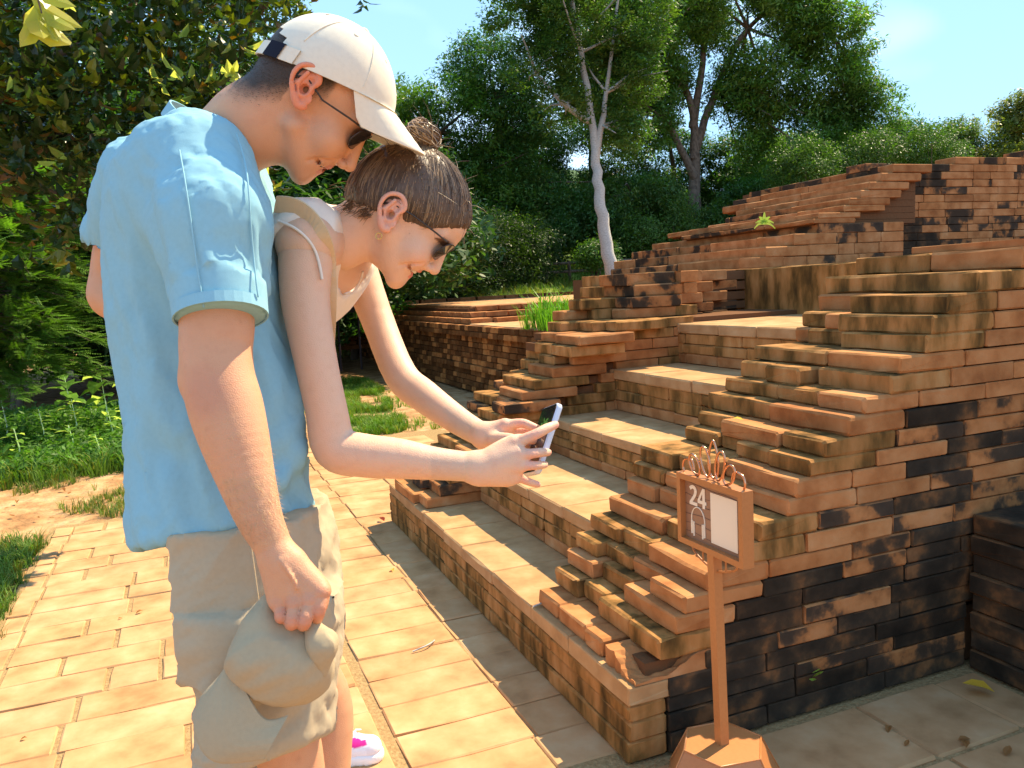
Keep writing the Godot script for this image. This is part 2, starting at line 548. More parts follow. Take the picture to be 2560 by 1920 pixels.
# --- the brick platform that runs away on the far left, and the low plinth on the right
func side_platforms() -> void:
	base = Vector3(3.3, 0, -12.5)
	var t := thing("ruin_platform", "long dark brick platform with ledges running away behind the woman's arm", "ruin", base)
	var core := Buf.new()
	var small := []
	var tints := []
	var rows := 12
	var unit := brick_mesh(Vector3(-0.5, -0.5, -0.5), Vector3(0.5, 0.5, 0.5), 0.05, 0.03, Color(1, 1, 1), 1)
	for k in rows:
		var y0 := 0.07 * k
		var out := 0.06 if k >= 10 else (0.03 if k == 4 else 0.0)
		var z := -6.4
		while z > -19.5:
			var l := rng.randf_range(0.10, 0.24)
			small.append(Transform3D(Basis.from_scale(Vector3(0.12, 0.064, l - 0.012)), Vector3(3.36 - out + jit(0.008), y0 + 0.035, z - l * 0.5) - base))
			var d := rng.randf()
			tints.append(Color(0.5, 0.46, 0.4) * (0.45 + 0.75 * d) if d < 0.75 else Color(1.0, 0.95, 0.8))
			z -= l
	for k in 3:
		var zc := -9.7 - 0.35 * k
		var z := zc
		while z > -19.0:
			var l := rng.randf_range(0.25, 0.4)
			small.append(Transform3D(Basis.from_scale(Vector3(0.3, 0.064, l - 0.01)), Vector3(3.5 + 0.12 * k, 0.875 + 0.07 * k, z - l * 0.5) - base))
			tints.append(Color(0.9, 0.85, 0.8))
			z -= l
		for q in 6:
			small.append(Transform3D(Basis.from_scale(Vector3(0.3, 0.064, 0.2)), Vector3(3.8 + 0.32 * q, 0.875 + 0.07 * k, zc + jit(0.03)) - base))
			tints.append(Color(0.8, 0.7, 0.62))
	scatter("brickwork", unit, M.brick, small, tints, t)
	core.box(Vector3(3.34, 0, -19.4) - base, Vector3(9.5, 0.83, -6.3) - base)
	core.box(Vector3(3.55, 0.8, -19.2) - base, Vector3(9.5, 1.02, -10.4) - base)
	part("core", am(core.v, core.i), M.mortar, t)
	part("top_paving", brick_mesh(Vector3(3.32, 0.825, -9.7) - base, Vector3(6.5, 0.845, -6.35) - base, 0.01, 0.004, Color(0.95, 0.9, 0.85), 6), M.tile, t)
	part("upper_paving", brick_mesh(Vector3(3.6, 1.02, -19.2) - base, Vector3(8.5, 1.062, -10.4) - base, 0.01, 0.004, Color(0.95, 0.85, 0.8), 6), M.tile, t)
	# block platform at the right edge, in the shade
	base = Vector3(2.6, 0, -1.3)
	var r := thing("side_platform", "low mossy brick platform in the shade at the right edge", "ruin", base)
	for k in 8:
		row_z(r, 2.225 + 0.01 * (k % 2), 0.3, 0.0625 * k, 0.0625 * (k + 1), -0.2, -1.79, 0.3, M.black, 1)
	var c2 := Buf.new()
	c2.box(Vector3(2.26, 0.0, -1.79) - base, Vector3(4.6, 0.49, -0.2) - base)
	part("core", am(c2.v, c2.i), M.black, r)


func paving() -> void:
	var p := structure("path")
	var m := Buf.new()
	m.box(Vector3(-0.83, -0.08, -5.47), Vector3(2.3, -0.006, -0.2))
	m.box(Vector3(0.3, -0.08, -7.30), Vector3(2.15, -0.007, -5.4))
	part("mortar_bed", am(m.v, m.i), M.bed, p)
	base = Vector3.ZERO
	var z := -0.95
	var row := 0
	while z > -7.2:
		var w := 0.185 + jit(0.012)
		if z - w < -7.27: break
		var tilt := jit(0.003)
		if z - w > -5.46:
			# edge tile along the grass, then the running tiles up to the long joint
			var cuts := [-0.80, -0.71 + jit(0.01)]
			var x: float = cuts[1] + rng.randf_range(0.14, 0.40)
			while x < 0.36:
				cuts.append(x)
				x += rng.randf_range(0.30, 0.42) if rng.randf() < 0.85 else 0.17
			cuts.append(0.435)
			for q in cuts.size() - 1:
				var g := 0.016 if q > 0 else 0.006
				tile(p, Vector3(cuts[q] + (g if q else 0.0) * 0.5, -0.05, z - w + 0.002), Vector3(cuts[q + 1] - g * 0.5, jit(0.003) + tilt * 0.5, z - 0.002))
		var off := jit(0.01)
		if z - w > -7.2:
			var e := [0.462, 0.826 + off, 1.2, 1.56, 1.93] if z < -4.6 else ([0.462, 0.826 + off, 1.02] if z < -1.85 else [0.462, 0.826 + off])
			if z < -5.46: e.push_front(0.34)
			for q in e.size() - 1:
				if z > -4.52 and z - w < -4.47 and e[q] > 0.9: continue
				tile(p, Vector3(e[q] + 0.003, -0.05, z - w + 0.002), Vector3(e[q + 1] - 0.004, jit(0.0025), z - 0.002))
		z -= w
		row += 1
	# bigger worn slabs in the shade below the end wall
	z = -0.25
	while z > -1.7:
		var x := 0.90
		while x < 2.2:
			var l := rng.randf_range(0.3, 0.46)
			part("slab", brick_mesh(Vector3(x + 0.004, -0.05, maxf(z - 0.30, -1.795) + 0.004), Vector3(minf(x + l, 2.22) - 0.004, jit(0.003), z - 0.004), 0.006, 0.002, Color(0.90, 0.88, 0.86) * (1.0 + jit(0.1)), 2), M.tile, p)
			x += l
		z -= 0.305


func tile(p: Node3D, lo: Vector3, hi: Vector3) -> void:
	part("paving_brick", brick_mesh(lo, hi, 0.004, 0.0018, brick_tint(0.09), 2), M.tile, p)


func ground_height(x: float, z: float) -> float:
	var rise := smoothstep(10.0, 24.0, -z) * 1.75 * smoothstep(2.5, 7.0, x) + smoothstep(24.0, 90.0, -z + 0.5 * x) * 3.0
	var patch := 0.012 * sin(x * 7.0 + z * 3.0) * sin(z * 5.0 - x * 2.0)
	return -0.022 + rise + patch


func ground() -> void:
	var v := PackedVector3Array()
	var tone := PackedColorArray()
	var n := 150
	for i in n + 1:
		for j in n + 1:
			var a := (float(i) / n - 0.5) * 2.0
			var b := (float(j) / n - 0.5) * 2.0
			var x := a * absf(a) * absf(a) * 300.0 + a * 6.0
			var z := b * absf(b) * absf(b) * 300.0 + b * 6.0 - 6.0
			v.append(Vector3(x, ground_height(x, z), z))
			# bare earth near the paths; turf beyond the ruins
			var c := Color(1, 1, 1)
			c = c.lerp(Color(0.42, 0.95, 0.32), smoothstep(-15.5, -18.0, z) * smoothstep(1.5, 4.0, x))
			tone.append(c)
	var ind := PackedInt32Array()
	for i in n:
		for j in n:
			var k := i * (n + 1) + j
			ind.append_array([k, k + n + 2, k + 1, k, k + n + 1, k + n + 2])
	M.dirt = mat(Color(1, 1, 1), 1.0, noise_tex(41, 0.012, [[0.0, lin(0.26, 0.135, 0.06)], [0.45, lin(0.40, 0.225, 0.105)], [0.65, lin(0.46, 0.28, 0.14)], [1.0, lin(0.50, 0.34, 0.2)]], 6), Vector3(0.5, 0.5, 0.5), noise_tex(43, 0.03, [], 6), 2.0, 0.2)
	structure("ground", am(v, ind, smooth_normals(v, ind), tone), M.dirt)
	# two far hills
	for h in [[Vector3(60, -6, -210), Vector3(150, 40, 40)], [Vector3(-110, -8, -190), Vector3(120, 30, 40)]]:
		var s := SphereMesh.new()
		s.radius = 1.0
		s.height = 2.0
		s.radial_segments = 48
		s.rings = 24
		var o := structure("hill", s, mat(Color(0.07, 0.12, 0.05), 1.0, noise_tex(47, 0.03, [[0.0, lin(0.4, 0.5, 0.4)], [1.0, lin(1.3, 1.3, 1.0)]]), Vector3(0.03, 0.03, 0.03)), h[0])
		o.scale = h[1]


# ------------------------------------------------------------------ plants
func leaf_into(b: Buf, p: Vector3, dir: Vector3, up: Vector3, l: float, w: float, fold := 0.25, droop := 0.2) -> void:
	# a leaf folded along its midrib, bent at half length: eight triangles
	var s := dir.cross(up).normalized()
	var u := s.cross(dir).normalized()
	var m1 := p + dir * l * 0.35 + u * l * 0.03
	var m2 := p + dir * l * 0.7 - u * l * droop * 0.4
	var tip := p + dir * l * 0.97 - u * l * droop
	var k := b.v.size()
	b.v.append_array([p, m1, m2, tip, m1 + s * w * 0.5 + u * w * fold, m2 + s * w * 0.42 + u * w * fold, m1 - s * w * 0.5 + u * w * fold, m2 - s * w * 0.42 + u * w * fold])
	b.i.append_array([k, k + 4, k + 1, k + 1, k + 4, k + 5, k + 1, k + 5, k + 2, k + 2, k + 5, k + 3, k, k + 1, k + 6, k + 1, k + 7, k + 6, k + 1, k + 2, k + 7, k + 2, k + 3, k + 7])


func spray_mesh(sd: int, count: int, l: float, w: float, spread: float) -> ArrayMesh:
	# a twig with leaves, about one unit across
	var r := RandomNumberGenerator.new()
	r.seed = sd
	var b := Buf.new()
	for q in count:
		var t := float(q) / count
		var p := Vector3(r.randf_range(-1, 1), r.randf_range(-0.7, 0.7), r.randf_range(-1, 1)) * 0.5 * spread
		var d := Vector3(r.randf_range(-1, 1), r.randf_range(-0.75, 0.35), r.randf_range(-1, 1)).normalized()
		var s := d.cross(Vector3(r.randf_range(-0.5, 0.5), 1, r.randf_range(-0.5, 0.5))).normalized()
		var ll := l * r.randf_range(0.7, 1.25)
		var ww := w * r.randf_range(0.7, 1.2)
		var k := b.v.size()
		b.v.append_array([p, p + d * ll * 0.45 + s * ww * 0.5, p + d * ll, p + d * ll * 0.45 - s * ww * 0.5])
		b.i.append_array([k, k + 1, k + 2, k, k + 2, k + 3])
	return am(b.v, b.i)


func leaf_mat(through: Color, rough := 0.45, spec := 0.4) -> StandardMaterial3D:
	var m := mat(Color(1, 1, 1), rough, null, Vector3.ONE, null, 0.0, spec)
	m.backlight_enabled = true
	m.backlight = through.linear_to_srgb()
	return m


func turned(r: RandomNumberGenerator, tilt := 1.0) -> Basis:
	return Basis(Vector3(r.randf_range(-1, 1), r.randf_range(-1, 1) / maxf(tilt, 0.05), r.randf_range(-1, 1)).normalized(), r.randf_range(-PI, PI) * tilt) * Basis(Vector3.UP, r.randf_range(0, TAU))


# blobs: [centre, radii, sprays]; limbs: lists of points from the base
func tree(called: String, label: String, group: String, at: Vector3, limbs: Array, radius: float, blobs: Array, size: float, tint: Color, sd: int, bark: Material, spread := 0.5) -> Node3D:
	var r := RandomNumberGenerator.new()
	r.seed = sd
	var t := thing(called, label, "tree", at, group)
	var b := Buf.new()
	for li in limbs.size():
		var pts: Array = limbs[li].map(func(p): return p - at)
		var fine := []
		var rad := []
		var r0: float = radius if li == 0 else radius * 0.55
		for q in pts.size() - 1:
			for s in 5:
				var f := s / 5.0
				var a: Vector3 = pts[maxi(q - 1, 0)]
				var p: Vector3 = pts[q].cubic_interpolate(pts[q + 1], a, pts[mini(q + 2, pts.size() - 1)], f)
				fine.append(p + Vector3(r.randf_range(-1, 1), 0, r.randf_range(-1, 1)) * r0 * 0.18)
				rad.append(r0 * lerpf(1.0, 0.28, (q + f) / (pts.size() - 1)) * (1.25 if li == 0 and q == 0 and s == 0 else 1.0))
		fine.append(pts[-1])
		rad.append(r0 * 0.22)
		b.tube(fine, rad, 9)
	# branches from the limbs' upper points to the blobs
	for bl in blobs:
		var c: Vector3 = bl[0] - at
		var src: Vector3 = limbs[r.randi() % limbs.size()][-1] - at
		for l in limbs:
			for p in l.slice(1):
				if (p - at).distance_to(c) < src.distance_to(c): src = p - at
		for q in 5:
			var e: Vector3 = c + Vector3(r.randf_range(-1, 1), r.randf_range(-0.6, 0.8), r.randf_range(-1, 1)) * bl[1] * 0.8
			var m := src.lerp(e, 0.5) + Vector3(r.randf_range(-1, 1), r.randf_range(0, 1), r.randf_range(-1, 1)) * src.distance_to(e) * 0.12
			b.tube([src, src.lerp(m, 0.5), m, e], [radius * 0.22, radius * 0.18, radius * 0.13, radius * 0.04], 5, false)
	part("trunk", am(b.v, b.i, b.n), bark, t)
	var f := FastNoiseLite.new()
	f.seed = sd
	f.frequency = 0.42 / size * 0.5
	var places := []
	var tints := []
	for bl in blobs:
		var made := 0
		var tries := 0
		while made < bl[2] * 1.55 and tries < bl[2] * 9:
			tries += 1
			var d := Vector3(r.randfn(), r.randfn(), r.randfn()).normalized() * pow(r.randf(), 0.4)
			var p: Vector3 = bl[0] + d * bl[1] * (1.0 + 0.25 * f.get_noise_3dv(bl[0] + d * 5.0))
			if f.get_noise_3dv(p) < -0.12 + 0.2 * (1.0 - d.length()): continue
			made += 1
			places.append(Transform3D(turned(r, 0.4) * Basis.from_scale(Vector3.ONE * size * r.randf_range(0.7, 1.35)), p - at))
			var k := 1.0 + r.randf_range(-0.25, 0.25) + 0.35 * f.get_noise_3dv(p * 0.6 + Vector3(9, 9, 9))
			var yel := clampf(r.randf_range(-0.5, 0.5) + f.get_noise_3dv(p * 0.8), 0.0, 1.0)
			tints.append(Color(tint.r * k * (1.0 + 0.9 * yel), tint.g * k * (1.0 + 0.3 * yel), tint.b * k) * 1.8)
	var o := scatter("crown", M.sprays[sd % M.sprays.size()], M.leaf, places, tints, t)
	return t


func far_trees() -> void:
	M.leaf = leaf_mat(Color(0.75, 0.95, 0.22), 0.5, 0.4)
	M.sprays = [spray_mesh(1, 22, 0.30, 0.12, 1.0), spray_mesh(2, 26, 0.26, 0.10, 1.0), spray_mesh(3, 20, 0.36, 0.10, 1.0)]
	var rough := noise_tex(53, 0.02, [[0.0, lin(0.35, 0.33, 0.3)], [0.5, lin(0.9, 0.88, 0.85)], [1.0, lin(1.2, 1.2, 1.2)]], 5)
	M.bark = mat(Color(0.16, 0.12, 0.09), 0.95, rough, Vector3(1, 0.5, 1))
	M.pale_bark = mat(Color(0.52, 0.50, 0.46), 0.9, noise_tex(59, 0.03, [[0.0, lin(0.3, 0.28, 0.26)], [0.35, lin(0.75, 0.74, 0.72)], [1.0, lin(1, 1, 1)]], 4), Vector3(1.2, 2.4, 1.2))
	var g := "trees behind the ruins"
	# airy tree whose boughs show to the right of the dark leaf wall
	tree("airy_tree", "airy tree with thin boughs seen above the man's cap beside the dark leafy tree", g, Vector3(0.2, 0, -15.6), [[Vector3(0.2, 0, -15.6), Vector3(0.3, 2.4, -15.5), Vector3(0.9, 4.6, -15.3), Vector3(1.6, 6.0, -15.1)], [Vector3(0.3, 2.4, -15.5), Vector3(-0.9, 5, -15.8), Vector3(-1.6, 7, -16)]], 0.2,
		[[Vector3(1.0, 6.6, -15.2), Vector3(1.2, 0.8, 1.2), 260], [Vector3(1.1, 5.1, -15.2), Vector3(0.8, 0.7, 1.0), 200], [Vector3(0.6, 4.0, -15.4), Vector3(1.0, 0.9, 1.2), 260], [Vector3(-0.6, 6.5, -15.8), Vector3(1.8, 1.3, 1.6), 420], [Vector3(-0.8, 3.6, -15.9), Vector3(1.6, 1.5, 1.5), 420], [Vector3(1.9, 6.6, -15), Vector3(0.7, 0.45, 0.7), 110]], 0.34, Color(0.055, 0.11, 0.022), 61, M.bark)
	# round bushy trees left of the white trunk
	tree("bushy_tree", "round bushy green tree just right of the cap's brim, left of the white trunk", g, Vector3(7.4, 1.6, -24.2), [[Vector3(7.4, 1.5, -24.2), Vector3(7.5, 4, -24.2), Vector3(7.7, 6, -24.2)]], 0.25,
		[[Vector3(6.3, 6.3, -24.6), Vector3(1.8, 1.3, 1.8), 520], [Vector3(8.0, 6.2, -24.0), Vector3(1.7, 1.5, 1.7), 560], [Vector3(7.0, 4.2, -24.2), Vector3(2.4, 1.9, 2.0), 700], [Vector3(5.2, 4.0, -24.6), Vector3(1.8, 2.0, 1.8), 480], [Vector3(8.9, 4.2, -23.6), Vector3(1.6, 1.8, 1.6), 480], [Vector3(6.2, 2.3, -24.0), Vector3(1.8, 1.3, 1.6), 320]], 0.42, Color(0.05, 0.105, 0.02), 62, M.bark)
	tree("dark_tree", "dark dense tree standing directly left of the white trunk", g, Vector3(9.7, 1.6, -24), [[Vector3(9.7, 1.5, -24), Vector3(9.6, 4, -24), Vector3(9.5, 7, -24)]], 0.28,
		[[Vector3(9.3, 7.4, -24), Vector3(1.5, 1.6, 1.5), 460], [Vector3(10.4, 6.4, -23.5), Vector3(1.5, 1.4, 1.5), 420], [Vector3(9.4, 5.2, -24), Vector3(1.9, 1.8, 1.8), 600], [Vector3(10.6, 3.4, -23.4), Vector3(1.6, 1.6, 1.5), 460], [Vector3(8.7, 3.0, -23.6), Vector3(1.6, 1.5, 1.5), 420]], 0.42, Color(0.036, 0.085, 0.02), 64, M.bark)
	# the tall tree with the white trunk that forks
	tree("white_trunk_tree", "tall slim tree with a forked whitish trunk and airy crown", g, Vector3(8.9, 1.2, -16.05), [[Vector3(8.9, 0.8, -16.05), Vector3(8.84, 1.7, -16.05), Vector3(8.77, 2.72, -16.2), Vector3(8.75, 3.7, -16.35), Vector3(8.75, 4.57, -16.45), Vector3(8.65, 6.3, -16.7), Vector3(8.5, 8.2, -16.9)], [Vector3(8.75, 3.9, -16.4), Vector3(8.95, 4.7, -16.4), Vector3(9.1, 5.4, -16.4), Vector3(9.5, 7.5, -16.4)], [Vector3(8.7, 4.8, -16.5), Vector3(8.2, 5.2, -16.7), Vector3(7.7, 5.9, -17)]], 0.17,
		[[Vector3(7.7, 7.3, -17.1), Vector3(1.1, 1.1, 1.1), 330], [Vector3(7.8, 6.1, -17), Vector3(0.9, 0.7, 0.9), 200], [Vector3(8.6, 7.0, -16.8), Vector3(1.2, 1.2, 1.2), 320], [Vector3(9.6, 7.2, -16.4), Vector3(1.2, 1.3, 1.2), 360], [Vector3(9.6, 5.7, -16.4), Vector3(0.9, 0.8, 0.9), 200], [Vector3(8.2, 5.2, -16.8), Vector3(0.8, 0.5, 0.8), 130], [Vector3(9.5, 4.6, -16.5), Vector3(0.7, 0.6, 0.7), 120]], 0.30, Color(0.045, 0.095, 0.022), 63, M.pale_bark)
	# the big spreading tree right of centre
	tree("spreading_tree", "largest tree, its wide spreading crown filling the top right of centre", g, Vector3(15.3, 1.7, -22.2), [[Vector3(15.3, 1.2, -22.2), Vector3(15.4, 3.2, -22.3), Vector3(15.57, 5, -22.5), Vector3(15.6, 6.4, -22.6), Vector3(14.9, 9, -23)], [Vector3(15.5, 5, -22.5), Vector3(16.4, 7.2, -22.4), Vector3(17.4, 9, -22.1), Vector3(19.0, 10, -21.8)], [Vector3(15.5, 4.4, -22.4), Vector3(14.7, 6.2, -22.7), Vector3(13.6, 7.8, -23)], [Vector3(15.6, 6, -22.6), Vector3(16.1, 8.5, -22.6), Vector3(16.2, 10.5, -22.6)]], 0.26,
		[[Vector3(13.4, 8.6, -23), Vector3(1.9, 1.4, 1.8), 520], [Vector3(15.0, 9.6, -23), Vector3(1.9, 1.5, 1.8), 520], [Vector3(16.8, 9.7, -22.4), Vector3(1.9, 1.5, 1.8), 520], [Vector3(18.6, 9.4, -21.8), Vector3(1.7, 1.3, 1.6), 440], [Vector3(20.1, 8.6, -21.2), Vector3(1.3, 1.2, 1.4), 330], [Vector3(18.0, 7.6, -21.9), Vector3(1.8, 1.3, 1.6), 460], [Vector3(16.9, 6.7, -22), Vector3(1.2, 1.0, 1.2), 240], [Vector3(19.9, 7.0, -21.2), Vector3(1.4, 1.2, 1.4), 360], [Vector3(13.6, 6.4, -23), Vector3(1.6, 1.3, 1.6), 380], [Vector3(18.4, 5.4, -21.6), Vector3(1.8, 1.5, 1.6), 480], [Vector3(20.8, 6.0, -20.6), Vector3(1.2, 1.2, 1.2), 280], [Vector3(12.2, 9.4, -23), Vector3(1.6, 1.4, 1.6), 420], [Vector3(13.0, 7.6, -23.2), Vector3(1.5, 1.2, 1.5), 380], [Vector3(14.4, 7.6, -23), Vector3(1.4, 1.0, 1.4), 300]], 0.46, Color(0.06, 0.12, 0.025), 65, M.bark)
	# dark wood under and behind the big trees
	var wood := [[Vector3(11.8, 1.7, -27.5), 5.2, 66], [Vector3(14.2, 1.7, -27), 5.8, 67], [Vector3(17.0, 1.8, -26), 5.2, 68], [Vector3(19.6, 1.8, -25), 4.6, 69], [Vector3(12.8, 1.7, -21.8), 2.6, 70], [Vector3(17.3, 1.8, -21.2), 2.4, 71]]
	var where := ["behind the white trunk", "left of the big spreading tree's trunk", "right behind the big spreading tree's trunk", "above the left end of the terrace steps", "low before the wood, left of the spreading tree", "low before the wood, right of the spreading tree"]
	for q in wood.size():
		var w: Array = wood[q]
		var c: Vector3 = w[0]
		var hh: float = w[1]
		tree("wood_tree", "dark green understorey tree " + where[q], g, c, [[c, c + Vector3(0.1, hh * 0.5, 0), c + Vector3(0, hh * 0.85, 0)]], 0.18,
			[[c + Vector3(0, hh * 0.78, 0), Vector3(1.6, hh * 0.26, 1.5), 420], [c + Vector3(-1.2, hh * 0.45, 0.2), Vector3(1.4, hh * 0.28, 1.3), 380], [c + Vector3(1.3, hh * 0.42, 0.3), Vector3(1.4, hh * 0.28, 1.3), 380], [c + Vector3(0.1, hh * 0.2, 0.6), Vector3(1.6, hh * 0.22, 1.2), 300]], 0.42, Color(0.038, 0.085, 0.022), w[2], M.bark)
	# the lower, paler trees that run to the right edge
	var low := [[Vector3(22.8, 1.5, -24.2), 5.6, Color(0.07, 0.12, 0.035), "pale green tree right of the big spreading crown"], [Vector3(25.2, 1.5, -23.4), 5.3, Color(0.055, 0.11, 0.03), "low rounded tree above the top of the terrace"], [Vector3(27.0, 1.5, -22.6), 5.2, Color(0.08, 0.125, 0.03), "low bright tree next to the right edge"], [Vector3(28.9, 1.5, -21.6), 6.0, Color(0.10, 0.115, 0.03), "taller tree with orange tipped leaves at the right edge"], [Vector3(21.0, 1.5, -24.6), 5.0, Color(0.06, 0.115, 0.03), "leafy tree under the right end of the spreading crown"]]
	for q in low.size():
		var c: Vector3 = low[q][0]
		var hh: float = low[q][1]
		var tr := tree("low_tree", low[q][3], g, c, [[c, c + Vector3(0.1, hh * 0.5, 0), c + Vector3(0.1, hh * 0.9, 0)]], 0.16,
			[[c + Vector3(0.2, hh * 0.82, 0), Vector3(1.0, hh * 0.16, 1.1), 240], [c + Vector3(-0.9, hh * 0.6, 0), Vector3(1.3, hh * 0.2, 1.2), 360], [c + Vector3(1.0, hh * 0.55, 0.2), Vector3(1.3, hh * 0.2, 1.2), 360], [c + Vector3(0, hh * 0.3, 0.4), Vector3(1.8, hh * 0.22, 1.3), 420]], 0.46, low[q][2], 72 + q, M.bark, 0.5)
	# trees closing the left view; hidden low ones added to shade the ground
	var left := [[Vector3(-3.4, 0, -14), 6.5, "dark trunk and crown far left behind the feathery bush"], [Vector3(-1.6, 0, -17), 7.5, "dark tree in the shade behind the weeds at left"], [Vector3(0.8, 0, -19), 7.0, "dark tree hidden mostly by the man's back"], [Vector3(-5.5, 0, -12), 7.0, "dark tree at the left edge of the shade"], [Vector3(3.0, 0.2, -22.0), 6.0, "green tree behind the man's face"], [Vector3(4.9, 0.6, -21.5), 4.6, "green tree behind the woman's hair"], [Vector3(-0.6, 0, -12.4), 4.2, "low dark tree added for shade behind the weeds, left of the shirt"], [Vector3(1.3, 0, -13.2), 4.4, "low dark tree added for shade behind the man's shoulder"], [Vector3(-2.6, 0, -12.6), 4.4, "low dark tree added for shade behind the feathery bush"], [Vector3(2.6, 0, -16.5), 4.6, "dark tree behind the man's chest"], [Vector3(-4.6, 0, -15.5), 6.0, "dark tree deep in the shade at the left edge"]]
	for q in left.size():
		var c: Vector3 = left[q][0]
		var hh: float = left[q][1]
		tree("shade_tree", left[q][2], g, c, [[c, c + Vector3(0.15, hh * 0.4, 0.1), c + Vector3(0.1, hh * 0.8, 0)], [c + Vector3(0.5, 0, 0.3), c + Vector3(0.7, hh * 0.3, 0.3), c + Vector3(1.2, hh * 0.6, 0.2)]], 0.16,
			[[c + Vector3(0, hh * 0.8, 0), Vector3(2.2, hh * 0.22, 2.0), 480], [c + Vector3(-1.6, hh * 0.55, 0.2), Vector3(1.8, hh * 0.22, 1.8), 420], [c + Vector3(1.6, hh * 0.5, 0.3), Vector3(1.8, hh * 0.22, 1.8), 420], [c + Vector3(0.1, hh * 0.3, -0.8), Vector3(2.6, hh * 0.2, 1.2), 380]], 0.5, Color(0.03, 0.07, 0.018), 80 + q, M.bark)


